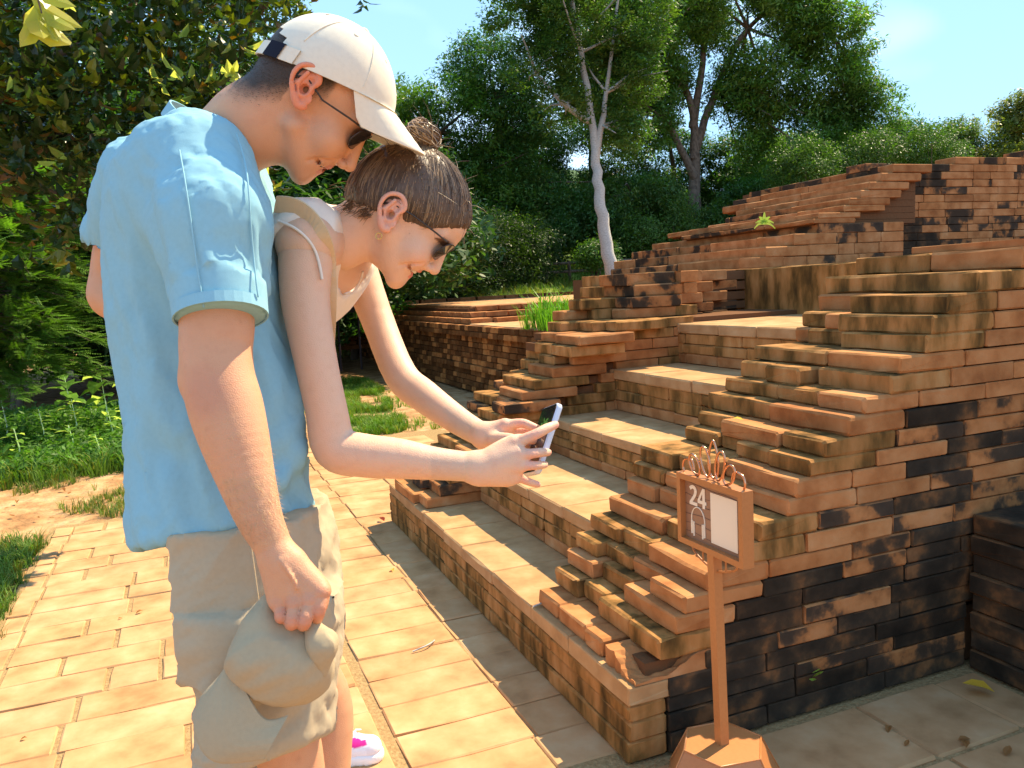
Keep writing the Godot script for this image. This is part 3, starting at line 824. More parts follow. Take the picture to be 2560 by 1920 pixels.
func near_plants() -> void:
	# the big dark tree at the left: broad leaves on twigs, sunlit along its right edge
	var at := Vector3(-1.7, 0, -6.3)
	var t := thing("broadleaf_tree", "big dark tree with broad glossy leaves filling the upper left corner", "tree", at)
	var r := RandomNumberGenerator.new()
	r.seed = 5
	var b := Buf.new()
	b.tube([Vector3(0, -0.05, 0), Vector3(0.05, 1.0, 0.05), Vector3(0.2, 2.0, 0.2), Vector3(0.6, 3.2, 0.3)], [0.13, 0.10, 0.085, 0.05], 10)
	for e in [Vector3(1.6, 2.9, 1.0), Vector3(2.0, 2.2, 1.2), Vector3(1.2, 1.9, 1.0), Vector3(0.9, 3.4, 1.0), Vector3(-0.4, 2.8, 0.9), Vector3(0.6, 1.8, 0.9)]:
		var m: Vector3 = Vector3(0.2, 1.9, 0.2).lerp(e, 0.5) + Vector3(0, 0.25, 0)
		b.tube([Vector3(0.15, 1.7, 0.15), m, e], [0.045, 0.03, 0.012], 6)
	part("trunk", am(b.v, b.i, b.n), M.bark, t)
	var kinds := []
	for q in 4:
		var lb := Buf.new()
		leaf_into(lb, Vector3.ZERO, Vector3(0, 0.0, 1), Vector3.UP, 1.0, 0.42 + 0.05 * q, 0.08 + 0.05 * q, 0.12 + 0.1 * q)
		kinds.append(am(lb.v, lb.i))
	M.broad = leaf_mat(Color(0.7, 0.75, 0.1), 0.28, 0.5)
	M.leaf_tints = []
	var blobs := [[Vector3(-0.9, 2.9, -5.6), Vector3(0.75, 0.6, 0.6), 1000], [Vector3(-0.2, 2.8, -5.3), Vector3(0.75, 0.6, 0.6), 1100], [Vector3(0.36, 2.75, -5.15), Vector3(0.42, 0.5, 0.5), 700], [Vector3(0.24, 2.25, -5.05), Vector3(0.34, 0.42, 0.45), 620], [Vector3(-0.3, 2.2, -5.3), Vector3(0.6, 0.5, 0.55), 900], [Vector3(-0.95, 2.42, -5.5), Vector3(0.5, 0.38, 0.5), 700], [Vector3(0.12, 1.92, -5.0), Vector3(0.4, 0.3, 0.4), 460], [Vector3(-0.35, 1.82, -5.2), Vector3(0.5, 0.26, 0.4), 460], [Vector3(-1.5, 2.75, -5.9), Vector3(0.7, 0.5, 0.6), 600], [Vector3(-0.4, 3.6, -5.6), Vector3(1.4, 0.6, 0.8), 1200], [Vector3(0.9, 3.5, -5.4), Vector3(0.6, 0.4, 0.6), 420]]
	var near := []
	for bl in blobs:
		for q in bl[2] / 5:
			# a twig: five leaves round its tip
			var d := Vector3(r.randfn(), r.randfn(), r.randfn()).normalized() * pow(r.randf(), 0.33)
			var p: Vector3 = bl[0] + d * bl[1] * r.randf_range(0.85, 1.1)
			var axis := (d + Vector3(r.randf_range(-0.6, 0.6), r.randf_range(-0.9, 0.3), r.randf_range(-0.2, 0.9))).normalized()
			var young := r.randf() < 0.16
			for s in 5:
				var dir := (axis + Vector3(r.randf_range(-1, 1), r.randf_range(-0.8, 0.8), r.randf_range(-1, 1)) * 0.9).normalized()
				var up := Vector3(r.randf_range(-0.5, 0.5), 1, r.randf_range(-0.5, 0.5))
				var l := r.randf_range(0.065, 0.115)
				var x := dir.cross(up).normalized()
				var basis := Basis(x, x.cross(dir).normalized() * -1.0, dir) * Basis.from_scale(Vector3(l, l, l))
				var c := Color(0.036, 0.070, 0.020) * r.randf_range(0.6, 1.5)
				if young: c = Color(0.16, 0.20, 0.025) * r.randf_range(0.7, 1.3)
				elif r.randf() < 0.06: c = Color(0.16, 0.09, 0.02)
				near.append([Transform3D(basis, p + axis * 0.03 * s + dir * 0.02 - at), c, p.distance_to(Vector3(0, 1.28, 0)) + r.randf() * 0.35, r.randi() % 4])
	near.sort_custom(func(a, c): return a[2] < c[2])
	leaves(t, near, kinds, 290)
	# the sprig that hangs into the top left corner, close by
	var sp := thing("leafy_sprig", "sunlit yellow green sprig hanging in the top left corner", "branch", Vector3(-0.36, 2.35, -2.74))
	var sb := Buf.new()
	sb.tube([Vector3(-0.05, 0.2, -0.02), Vector3(0.02, 0.0, 0.0), Vector3(0.06, -0.14, 0.02), Vector3(0.075, -0.24, 0.03)], [0.006, 0.005, 0.004, 0.002], 6)
	part("stem", am(sb.v, sb.i, sb.n), M.bark, sp)
	for e in [[0.065, -0.21, -0.3, -0.9, 0.11, 0.2], [0.08, -0.235, 0.85, -0.75, 0.10, 0.2], [0.05, -0.16, -0.9, -0.15, 0.085, 0.2], [0.09, -0.25, 0.15, -0.9, 0.085, 0.2], [0.02, -0.14, -0.8, -0.35, 0.10, 0.2], [0.06, -0.17, 0.9, -0.5, 0.12, 0.25], [0.05, -0.19, 1.0, -0.85, 0.15, 0.22], [0.07, -0.24, -0.55, -1.0, 0.115, 0.2], [0.075, -0.25, 0.5, -1.0, 0.13, 0.23], [0.06, -0.22, 0.1, -1.0, 0.12, 0.2], [0.03, -0.12, 0.8, 0.1, 0.1, 0.2], [0.02, -0.10, -1.0, 0.15, 0.10, 0.2], [0.04, -0.13, 0.25, 0.6, 0.09, 0.2], [0.0, -0.06, -0.7, 0.5, 0.09, 0.2], [0.01, -0.05, 0.9, 0.35, 0.1, 0.2]]:
		var dir := Vector3(e[2], e[3], r.randf_range(-0.3, 0.5)).normalized()
		var up := Vector3(0.2, 0.6, 1.0)
		var x := dir.cross(up).normalized()
		var o := part("leaf", kinds[r.randi() % 4], M.broad_young, sp) if M.has("broad_young") else null
		if o == null:
			M.broad_young = leaf_mat(Color(0.85, 0.85, 0.08), 0.35, 0.4)
			M.broad_young.albedo_color = Color(0.20, 0.24, 0.03).linear_to_srgb()
			o = part("leaf", kinds[0], M.broad_young, sp)
		o.transform = Transform3D(Basis(x, -x.cross(dir).normalized(), dir) * Basis.from_scale(Vector3(e[4], e[4], e[4])), Vector3(e[0], e[1], 0.02 + r.randf() * 0.02))
	# the feathery bush: boughs of paired leaflets
	at = Vector3(-2.0, 0, -8.9)
	var fb := thing("feathery_bush", "bright feathery bush with drooping sprays of small leaflets at the left edge", "bush", at)
	var tb := Buf.new()
	tb.tube([Vector3(0, -0.05, 0), Vector3(0.1, 0.8, 0), Vector3(0.3, 1.6, 0.1), Vector3(0.5, 2.3, 0.1)], [0.06, 0.05, 0.035, 0.01], 7)
	var lp := []
	var lt := []
	var pinna := Buf.new()
	for q in 9:
		for s in [-1, 1]:
			var d := Vector3(s * 0.9, -0.25, 0.5).normalized()
			var p := Vector3(0, -0.1 * (q / 9.0) * (q / 9.0), q / 9.0)
			var k := pinna.v.size()
			var l := 0.26 * (1.0 - 0.45 * q / 9.0)
			var sd := d.cross(Vector3.UP).normalized()
			pinna.v.append_array([p, p + d * l * 0.5 + sd * l * 0.17, p + d * l, p + d * l * 0.5 - sd * l * 0.17])
			pinna.i.append_array([k, k + 1, k + 2, k, k + 2, k + 3])
	var pm := am(pinna.v, pinna.i)
	for q in 210:
		var a := r.randf_range(-0.9, 2.2)
		var h := r.randf_range(0.75, 2.55)
		var reach := r.randf_range(0.5, 1.5) * (1.0 - 0.28 * absf(h - 1.6))
		var src := Vector3(0.1 + h * 0.15, h, 0.1)
		var dir := Vector3(cos(a), r.randf_range(0.0, 0.3), sin(a) * 0.9 + 0.3).normalized()
		var pts := []
		for s in 6:
			var f := s / 5.0
			pts.append(src + dir * reach * f + Vector3(0, -0.35 * f * f * reach, 0))
		tb.tube(pts, [0.008, 0.007, 0.006, 0.005, 0.004, 0.002], 4, false)
		for s in 44:
			var f := r.randf_range(0.3, 1.0)
			var i := mini(4, int(f * 5))
			var p: Vector3 = pts[i].lerp(pts[i + 1], f * 5 - i)
			var out := (dir + Vector3(r.randf_range(-1, 1), r.randf_range(-0.5, 0.3), r.randf_range(-1, 1)) * 0.8).normalized()
			var x := Vector3.UP.cross(out).normalized()
			lp.append(Transform3D(Basis(x, out.cross(x), out) * Basis.from_scale(Vector3.ONE * r.randf_range(0.11, 0.2)), p))
			var k := r.randf_range(0.7, 1.4)
			lt.append(Color(0.15 * k, 0.28 * k, 0.04 * k))
	part("stem", am(tb.v, tb.i, tb.n), M.bark, fb)
	scatter("foliage", pm, M.leaf, lp, lt, fb)
	# broad weeds in the sun before the shade
	var heads := [[Vector3(-0.78, 0, -8.9), 0.62, "tall broad leaved weed at the edge of the shade, beside the man's back"], [Vector3(-1.25, 0, -8.3), 0.42, "large leaved weed at the left edge of the weeds"], [Vector3(-1.02, 0, -8.6), 0.45, "leaning weed between two taller weeds"], [Vector3(-0.55, 0, -9.2), 0.52, "thin stalked weed with small leaves next to the shirt"], [Vector3(-1.6, 0, -8.7), 0.5, "weed with big leaves cut by the left edge"], [Vector3(-0.7, 0, -8.3), 0.34, "low leafy weed in front of the tallest one"], [Vector3(-1.35, 0, -7.7), 0.34, "bushy weed at the left edge near the bare earth"], [Vector3(-0.98, 0, -7.9), 0.3, "short weed with pointed leaves in the grass"], [Vector3(-0.5, 0, -8.0), 0.3, "pale weed beside the shirt's edge"], [Vector3(-1.9, 0, -8.2), 0.55, "big leaved weed beyond the left edge"], [Vector3(-1.15, 0, -9.4), 0.6, "tall weed at the back before the shade"], [Vector3(-0.75, 0, -7.55), 0.24, "small broad weed at the front of the grass"]]
	for w in heads:
		var wd := thing("weed", w[2], "weed", w[0], "broad leaved weeds")
		var st := Buf.new()
		st.tube([Vector3.ZERO, Vector3(0.02, w[1] * 0.5, 0.02), Vector3(0.0, w[1], 0.04)], [0.008, 0.006, 0.003], 5)
		part("stalk", am(st.v, st.i, st.n), M.leaf, wd)
		var n := 13
		for q in n:
			var y: float = w[1] * (0.25 + 0.75 * q / n)
			var a := q * 2.4 + r.randf()
			var dir := Vector3(cos(a), r.randf_range(-0.1, 0.5), sin(a)).normalized()
			var x := dir.cross(Vector3.UP).normalized()
			var l: float = w[1] * r.randf_range(0.24, 0.4)
			var o := part("leaf", kinds[r.randi() % 4], M.weed if M.has("weed") else weed_mat(), wd)
			o.transform = Transform3D(Basis(x, x.cross(dir).normalized(), dir) * Basis.from_scale(Vector3(l * 1.3, l, l)), Vector3(0, y, 0.02))
	grass()


func weed_mat() -> Material:
	M.weed = leaf_mat(Color(0.6, 0.8, 0.12), 0.4, 0.4)
	M.weed.albedo_color = Color(0.10, 0.21, 0.03).linear_to_srgb()
	return M.weed


func leaves(t: Node3D, list: Array, kinds: Array, single: int) -> void:
	var rest := [[], [], [], []]
	var tints := [[], [], [], []]
	var mats := {}
	for q in list.size():
		var e: Array = list[q]
		if q < single:
			var c: Color = e[1]
			var key := "%d" % roundi(c.g * 60.0) + ("y" if c.r > 0.09 else "")
			if not mats.has(key):
				var m := leaf_mat(Color(0.7, 0.75, 0.1), 0.28, 0.5)
				m.albedo_color = c.linear_to_srgb()
				mats[key] = m
			part("leaf", kinds[e[3]], mats[key], t).transform = e[0]
		else:
			rest[e[3]].append(e[0])
			tints[e[3]].append(e[1])
	for k in 4: scatter("foliage", kinds[k], M.broad, rest[k], tints[k], t)


func blade_tuft(sd: int, count: int, h: float, w: float, lean: float) -> ArrayMesh:
	var r := RandomNumberGenerator.new()
	r.seed = sd
	var b := Buf.new()
	for q in count:
		var a := r.randf() * TAU
		var d := Vector3(cos(a), 0, sin(a))
		var s := Vector3(-d.z, 0, d.x) * w * 0.5
		var p := d * r.randf() * 0.3 * h
		var hh := h * r.randf_range(0.5, 1.1)
		var m := p + d * hh * lean * 0.3 + Vector3(0, hh * 0.6, 0)
		var e := p + d * hh * lean * r.randf_range(0.6, 1.2) + Vector3(0, hh * r.randf_range(0.6, 1.0), 0)
		var k := b.v.size()
		b.v.append_array([p - s, p + s, m + s * 0.7, m - s * 0.7, e])
		b.i.append_array([k, k + 1, k + 2, k, k + 2, k + 3, k + 3, k + 2, k + 4])
	return am(b.v, b.i)


func grass() -> void:
	var r := RandomNumberGenerator.new()
	r.seed = 8
	M.grass = leaf_mat(Color(0.6, 0.75, 0.12), 0.5, 0.3)
	var tuft := blade_tuft(3, 9, 1.0, 0.055, 0.7)
	var f := FastNoiseLite.new()
	f.seed = 12
	f.frequency = 0.9
	# meadow at the left beyond the bare earth, patches by the path, and the strip beyond the paving
	var zones := [["weedy_grass", Rect2(-3.0, -11.5, 3.6, 4.7), 5200, 0.17, -0.4, Color(0.12, 0.22, 0.035)], ["edge_grass", Rect2(-1.35, -5.2, 0.56, 2.4), 1500, 0.09, -0.35, Color(0.13, 0.22, 0.04)], ["earth_tufts", Rect2(-2.2, -6.9, 2.6, 1.4), 420, 0.08, 0.12, Color(0.16, 0.22, 0.05)], ["grass_strip", Rect2(1.1, -12.5, 1.35, 5.1), 2600, 0.10, -0.25, Color(0.14, 0.26, 0.03)], ["lawn", Rect2(2, -36, 26, 20), 14000, 0.22, -0.6, Color(0.16, 0.24, 0.04)]]
	for zn in zones:
		var places := []
		var tints := []
		var rc: Rect2 = zn[1]
		var tries := 0
		while places.size() < zn[2] and tries < zn[2] * 12:
			tries += 1
			var x := r.randf_range(rc.position.x, rc.end.x)
			var z := r.randf_range(rc.position.y, rc.end.y)
			if f.get_noise_2d(x, z) < zn[4] * 0.6: continue
			if zn[0] == "grass_strip":
				var mid := 1.45 + 0.16 * (-z - 7.4)
				if absf(x - mid - 0.1) > 0.30 + 0.12 * f.get_noise_2d(x * 3, z * 3) and r.randf() > 0.06: continue
			if zn[0] == "edge_grass" and x > -0.83 - 0.08 * f.get_noise_2d(z * 4.0, 2.0) + (0.03 if r.randf() < 0.05 else 0.0): continue
			if zn[0] == "lawn" and (x < 3.0 or z > -16.5): continue
			if zn[0] == "weedy_grass" and z > -6.95 - 0.5 * f.get_noise_2d(x * 2.0, 7.0): continue
			var s: float = zn[3] * r.randf_range(0.55, 1.35)
			places.append(Transform3D(Basis(Vector3.UP, r.randf() * TAU) * Basis.from_scale(Vector3(s, s, s)), Vector3(x, ground_height(x, z), z)))
			var k := r.randf_range(0.7, 1.35)
			var dry := 1.0 + (0.8 if r.randf() < 0.15 else 0.0)
			var c: Color = zn[5]
			tints.append(Color(c.r * k * dry, c.g * k, c.b * k))
		scatter(zn[0], tuft, M.grass, places, tints)
	# small leaved ground cover among the weeds
	var cp := []
	var ct := []
	for q in 4200:
		var x := r.randf_range(-2.4, 0.3)
		var z := r.randf_range(-10.5, -7.2)
		cp.append(Transform3D(turned(r, 0.5) * Basis.from_scale(Vector3.ONE * r.randf_range(0.10, 0.24)), Vector3(x, r.randf_range(0.02, 0.10 + 0.10 * smoothstep(-7.2, -9.0, z)), z)))
		var k := r.randf_range(0.7, 1.4)
		ct.append(Color(0.10 * k, 0.22 * k, 0.035 * k))
	scatter("ground_cover", M.sprays[0], M.leaf, cp, ct)
	# tall grass on the platform left of the stair
	var tg := thing("tall_grass", "tuft of tall bright green grass on the platform left of the stair", "grass", Vector3(3.55, 0.84, -7.5))
	tg.set_meta("kind", "stuff")
	var gp := []
	var gt := []
	for q in 70:
		gp.append(Transform3D(Basis(Vector3.UP, r.randf() * TAU) * Basis.from_scale(Vector3.ONE * r.randf_range(0.25, 0.5)), Vector3(r.randf_range(-0.3, 0.25), 0.0, r.randf_range(-0.35, 0.3))))
		var k := r.randf_range(0.8, 1.3)
		gt.append(Color(0.17 * k, 0.36 * k, 0.03 * k))
	scatter("blades", blade_tuft(9, 9, 1.0, 0.035, 0.45), M.grass, gp, gt, tg)


# ------------------------------------------------------------------ bodies: distance fields meshed as surface nets
class Field:
	var o: Vector3
	var h: float
	var n: Vector3i
	var f := PackedFloat32Array()

	func _init(lo: Vector3, hi: Vector3, cell: float) -> void:
		o = lo
		h = cell
		n = Vector3i(((hi - lo) / cell).ceil()) + Vector3i.ONE
		f.resize(n.x * n.y * n.z)
		f.fill(1.0)

	func span(lo: Vector3, hi: Vector3) -> Array:
		var a := Vector3i(((lo - o) / h).floor()).clamp(Vector3i.ZERO, n - Vector3i.ONE)
		var b := Vector3i(((hi - o) / h).ceil()).clamp(Vector3i.ZERO, n - Vector3i.ONE)
		return [a, b]

	func put(i: int, d: float, k: float) -> void:
		var c := f[i]
		if d - c > k: return
		if c - d > k:
			f[i] = d
			return
		var w := k - absf(c - d)
		f[i] = minf(c, d) - w * w * 0.25 / k

	func cut(i: int, d: float, k: float) -> void:
		# keep what lies outside d
		var c := f[i]
		d = -d
		var w := maxf(k - absf(c - d), 0.0)
		f[i] = maxf(c, d) + w * w * 0.25 / k

	func capsule(a: Vector3, b: Vector3, ra: float, rb: float, k := 0.02, take := false) -> void:
		var r := maxf(ra, rb) + k + 2.5 * h
		var s := span(a.min(b) - Vector3.ONE * r, a.max(b) + Vector3.ONE * r)
		var lo: Vector3i = s[0]
		var hi: Vector3i = s[1]
		var ab := b - a
		var inv := 1.0 / maxf(ab.length_squared(), 1e-9)
		for z in range(lo.z, hi.z + 1):
			for y in range(lo.y, hi.y + 1):
				var i := (z * n.y + y) * n.x + lo.x
				var p := o + Vector3(lo.x, y, z) * h - a
				for x in range(lo.x, hi.x + 1):
					var t := clampf(p.dot(ab) * inv, 0.0, 1.0)
					var d := (p - ab * t).length() - ra - (rb - ra) * t
					if take: cut(i, d, k)
					else: put(i, d, k)
					i += 1
					p.x += h

	func blob(t: Transform3D, r: Vector3, k := 0.02, take := false) -> void:
		# an ellipsoid with its own axes
		var e := (t.basis.x.abs() * r.x + t.basis.y.abs() * r.y + t.basis.z.abs() * r.z) + Vector3.ONE * (k + 2.5 * h)
		var s := span(t.origin - e, t.origin + e)
		var lo: Vector3i = s[0]
		var hi: Vector3i = s[1]
		var q := t.affine_inverse()
		var ri := Vector3.ONE / r
		for z in range(lo.z, hi.z + 1):
			for y in range(lo.y, hi.y + 1):
				var i := (z * n.y + y) * n.x + lo.x
				for x in range(lo.x, hi.x + 1):
					var p := (q * (o + Vector3(x, y, z) * h)) * ri
					var k0 := p.length()
					var k1 := (p * ri).length()
					var d := k0 * (k0 - 1.0) / maxf(k1, 1e-6)
					if take: cut(i, d, k)
					else: put(i, d, k)
					i += 1

	func loft(rings: Array, e1: Vector3, e3: Vector3, power := 2.4, k := 0.03) -> void:
		# upright form through rings [centre, half width along e1, half depth along e3], from the top down
		for y in n.y:
			var wy := o.y + y * h
			var q := 0
			if wy > rings[0][0].y + h or wy < rings[-1][0].y - h: continue
			while q < rings.size() - 2 and rings[q + 1][0].y > wy: q += 1
			var t := clampf((rings[q][0].y - wy) / (rings[q][0].y - rings[q + 1][0].y), 0.0, 1.0)
			var qa := maxi(q - 1, 0)
			var qb := mini(q + 2, rings.size() - 1)
			var c: Vector3 = rings[q][0].cubic_interpolate(rings[q + 1][0], rings[qa][0], rings[qb][0], t)
			var a := cubic_interpolate(rings[q][1], rings[q + 1][1], rings[qa][1], rings[qb][1], t)
			var b := cubic_interpolate(rings[q][2], rings[q + 1][2], rings[qa][2], rings[qb][2], t)
			var m := minf(a, b)
			for z in n.z:
				var i := (z * n.y + y) * n.x
				for x in n.x:
					var p := o + Vector3(x, 0, z) * h - c
					p.y = 0.0
					var u := absf(p.dot(e1)) / a
					var v := absf(p.dot(e3)) / b
					if u < 1.8 and v < 1.8:
						put(i, (pow(pow(u, power) + pow(v, power), 1.0 / power) - 1.0) * m, k)
					i += 1

	func plane(p: Vector3, nrm: Vector3) -> void:
		# removes what lies beyond the plane
		for z in n.z:
			for y in n.y:
				var i := (z * n.y + y) * n.x
				for x in n.x:
					var d := (o + Vector3(x, y, z) * h - p).dot(nrm)
					if d > f[i]: f[i] = d
					i += 1

	func net(b: Buf, tint: Callable) -> void:
		var index := {}
		var sx := 1
		var sy := n.x
		var sz := n.x * n.y
		var off := [0, sx, sy, sx + sy, sz, sx + sz, sy + sz, sx + sy + sz]
		var edges := [[0, 1], [0, 2], [0, 4], [1, 3], [1, 5], [2, 3], [2, 6], [3, 7], [4, 5], [4, 6], [5, 7], [6, 7]]
		for z in n.z - 1:
			for y in n.y - 1:
				var i := (z * n.y + y) * n.x
				for x in n.x - 1:
					var s0 := f[i] < 0.0
					if s0 == (f[i + 1] < 0.0) and s0 == (f[i + sy] < 0.0) and s0 == (f[i + sz] < 0.0) and s0 == (f[i + sy + 1] < 0.0) and s0 == (f[i + sz + 1] < 0.0) and s0 == (f[i + sz + sy] < 0.0) and s0 == (f[i + sz + sy + 1] < 0.0):
						i += 1
						continue
					var p := Vector3.ZERO
					var c := 0
					for e in edges:
						var va := f[i + off[e[0]]]
						var vb := f[i + off[e[1]]]
						if (va < 0.0) != (vb < 0.0):
							var t := va / (va - vb)
							var pa := Vector3(e[0] & 1, (e[0] >> 1) & 1, e[0] >> 2)
							var pb := Vector3(e[1] & 1, (e[1] >> 1) & 1, e[1] >> 2)
							p += pa.lerp(pb, t)
							c += 1
					p /= c
					var g := Vector3(f[i + 1] - f[i] + f[i + 1 + sy] - f[i + sy] + f[i + 1 + sz] - f[i + sz] + f[i + 1 + sy + sz] - f[i + sy + sz], f[i + sy] - f[i] + f[i + 1 + sy] - f[i + 1] + f[i + sy + sz] - f[i + sz] + f[i + 1 + sy + sz] - f[i + 1 + sz], f[i + sz] - f[i] + f[i + 1 + sz] - f[i + 1] + f[i + sy + sz] - f[i + sy] + f[i + 1 + sy + sz] - f[i + 1 + sy])
					index[i] = b.v.size()
					var w := o + (Vector3(x, y, z) + p) * h
					b.v.append(w)
					b.n.append(g.normalized())
					b.c.append(tint.call(w))
					i += 1
		for i in index:
			# edges that start at this cell's corner: along x, y and z
			for ax in 3:
				var st: int = [sx, sy, sz][ax]
				var s1: int = [sy, sz, sx][ax]
				var s2: int = [sz, sx, sy][ax]
				if (f[i] < 0.0) == (f[i + st] < 0.0): continue
				if not (index.has(i - s1) and index.has(i - s2) and index.has(i - s1 - s2)): continue
				var q := [index[i], index[i - s1], index[i - s1 - s2], index[i - s2]]
				if f[i] < 0.0: b.i.append_array([q[0], q[2], q[1], q[0], q[3], q[2]])
				else: b.i.append_array([q[0], q[1], q[2], q[0], q[2], q[3]])


func flesh(b: Buf) -> ArrayMesh:
	return am(b.v, b.i, b.n, b.c)


# a whole limb or finger as one tapering form through points with radii
func chain(f: Field, pts: Array, rad: Array, k := 0.012) -> void:
	var kept := f.f
	f.f = PackedFloat32Array()
	f.f.resize(kept.size())
	f.f.fill(1.0)
	var line := smooth_line(pts, 4)
	for q in line.size() - 1:
		var i := q / 4
		var a := cubic_interpolate(rad[i], rad[i + 1], rad[maxi(i - 1, 0)], rad[mini(i + 2, rad.size() - 1)], (q % 4) / 4.0)
		var b := cubic_interpolate(rad[i], rad[i + 1], rad[maxi(i - 1, 0)], rad[mini(i + 2, rad.size() - 1)], (q % 4 + 1) / 4.0)
		f.capsule(line[q], line[q + 1], a, b, 0.0004)
	var form := f.f
	f.f = kept
	for i in form.size():
		if form[i] < 0.9: f.put(i, form[i], k)


func bounds(pts: Array, pad: float) -> AABB:
	var a := AABB(pts[0], Vector3.ZERO)
	for p in pts: a = a.expand(p)
	return a.grow(pad)


func field_for(pts: Array, pad: float, cell: float) -> Field:
	var a := bounds(pts, pad)
	return Field.new(a.position, a.end, cell)


# cloth: moves a net's points along their normals by long soft folds, then smooths the shading anew
func drape(b: Buf, along: Vector3, amount: float, fine: float, stretch: float, sd: int, weight = null) -> void:
	var f := FastNoiseLite.new()
	f.seed = sd
	f.frequency = 1.0
	f.fractal_octaves = 2
	var a := along.normalized()
	var s := a.cross(Vector3(0.3, 0.2, 0.9)).normalized()
	var t := s.cross(a)
	for q in b.v.size():
		var p := b.v[q]
		var w: float = weight.call(p) if weight != null else 1.0
		var bend := f.get_noise_3d(p.x * 2.0, p.y * 2.0, p.z * 2.0) * 0.05
		var d := f.get_noise_3d((p.dot(s) + bend) * fine, p.dot(a) * fine / stretch, (p.dot(t) + bend) * fine)
		b.v[q] = p + b.n[q] * (1.0 - 2.0 * absf(d) - 0.45) * amount * w
	b.n = smooth_normals(b.v, b.i)


func head_field(hd: Transform3D, woman: bool, neck_to: Vector3, neck_r: float) -> Field:
	var c := [hd * Vector3(-0.1, 0.15, -0.13), hd * Vector3(0.1, 0.15, 0.13), hd * Vector3(0.1, -0.14, 0.13), hd * Vector3(-0.1, -0.14, -0.13), hd * Vector3(0, 0.15, 0.13), hd * Vector3(0, -0.14, -0.13), neck_to]
	var f := field_for(c, 0.03, 0.0033)
	var B := hd.basis
	var at := func(x: float, u: float, z: float) -> Transform3D: return Transform3D(B, hd * Vector3(x, u, z))
	var up := 0.02 if woman else 0.0
	var up2 := 0.032 if woman else 0.0
	f.blob(at.call(0, 0.036 + up * 0.3, -0.014), Vector3(0.075, 0.094, 0.099), 0.02)
	f.blob(at.call(0, 0.035 + up, 0.050), Vector3(0.060, 0.052, 0.056 if not woman else 0.060), 0.025)
	f.blob(at.call(0, -0.030 + up, 0.046), Vector3(0.061, 0.068, 0.047), 0.02)
	f.blob(at.call(0, -0.074 + up2, 0.047 + up * 0.3), Vector3(0.040, 0.034, 0.033), 0.02)
	for s in [-1, 1]:
		f.capsule(hd * Vector3(0.054 * s, -0.058 + up2, 0.004), hd * Vector3(0.017 * s, -0.112 + up2, 0.050 + up * 0.6), 0.018, 0.016, 0.022)
		f.blob(at.call(0.040 * s, -0.042 + up, 0.060 + up * 0.2), Vector3(0.024, 0.024, 0.024), 0.02)
		f.capsule(hd * Vector3(0.010 * s, 0.016 + up, 0.097), hd * Vector3(0.046 * s, 0.014 + up, 0.078), 0.010, 0.009, 0.012)
		f.blob(at.call(0.032 * s, -0.004 + up, 0.100), Vector3(0.014, 0.010, 0.012), 0.010, true)
	f.capsule(hd * Vector3(0, -0.113 + up2, 0.048 + up * 0.75), hd * Vector3(0, -0.118 + up2, 0.050 + up * 0.8), 0.016, 0.015, 0.015)
	f.blob(at.call(0, -0.082 + up2, 0.016), Vector3(0.046, 0.040, 0.046), 0.02)
	# nose
	f.capsule(hd * Vector3(0, 0.004 + up, 0.094), hd * Vector3(0, -0.048 + up2, 0.106), 0.0085, 0.0105, 0.010)
	f.blob(at.call(0, -0.055 + up2, 0.107), Vector3(0.011, 0.010, 0.0115), 0.006)
	for s in [-1, 1]:
		f.blob(at.call(0.012 * s, -0.060 + up2, 0.096), Vector3(0.0075, 0.0075, 0.010), 0.005)
		f.blob(at.call(0.006 * s, -0.067 + up2, 0.100), Vector3(0.0032, 0.004, 0.0055), 0.003, true)
	# lips, parted in a smile
	f.capsule(hd * Vector3(-0.019, -0.076 + up2, 0.071 + up * 0.3), hd * Vector3(0, -0.077 + up2, 0.076 + up * 0.4), 0.0045, 0.0062, 0.006)
	f.capsule(hd * Vector3(0.019, -0.076 + up2, 0.071 + up * 0.3), hd * Vector3(0, -0.077 + up2, 0.076 + up * 0.4), 0.0045, 0.0062, 0.006)
	f.capsule(hd * Vector3(-0.017, -0.091 + up2, 0.061 + up * 0.5), hd * Vector3(0.017, -0.091 + up2, 0.061 + up * 0.5), 0.0060, 0.0060, 0.006)
	f.capsule(hd * Vector3(0, -0.092 + up2, 0.062 + up * 0.5), hd * Vector3(0, -0.093 + up2, 0.064 + up * 0.6), 0.0065, 0.0062, 0.004)
	for s in [-1, 1]:
		var corner := side_of(f, hd, -0.0795 + up2, 0.060 + up * 0.3, s)
		f.capsule(hd * Vector3(0, -0.0848 + up2, 0.080 + up * 0.5), corner, 0.0062, 0.0030, 0.003, true)
		# the fold of the smile, from beside the nostril past the mouth's corner
		var n0 := side_of(f, hd, -0.060 + up2, 0.084 + up * 0.2, s)
		var n1 := side_of(f, hd, -0.074 + up2, 0.068 + up * 0.2, s)
		var n2 := side_of(f, hd, -0.090 + up2, 0.052 + up * 0.3, s)
		f.capsule(n0, n1, 0.0022, 0.0030, 0.006, true)
		f.capsule(n1, n2, 0.0030, 0.0018, 0.006, true)
	# neck
	f.capsule(hd * Vector3(0, -0.030, -0.047), hd * Vector3(0, -0.10, -0.062), neck_r * 0.95, neck_r, 0.03)
	f.capsule(hd * Vector3(0, -0.10, -0.062), neck_to, neck_r, neck_r * 1.12, 0.03)
	return f


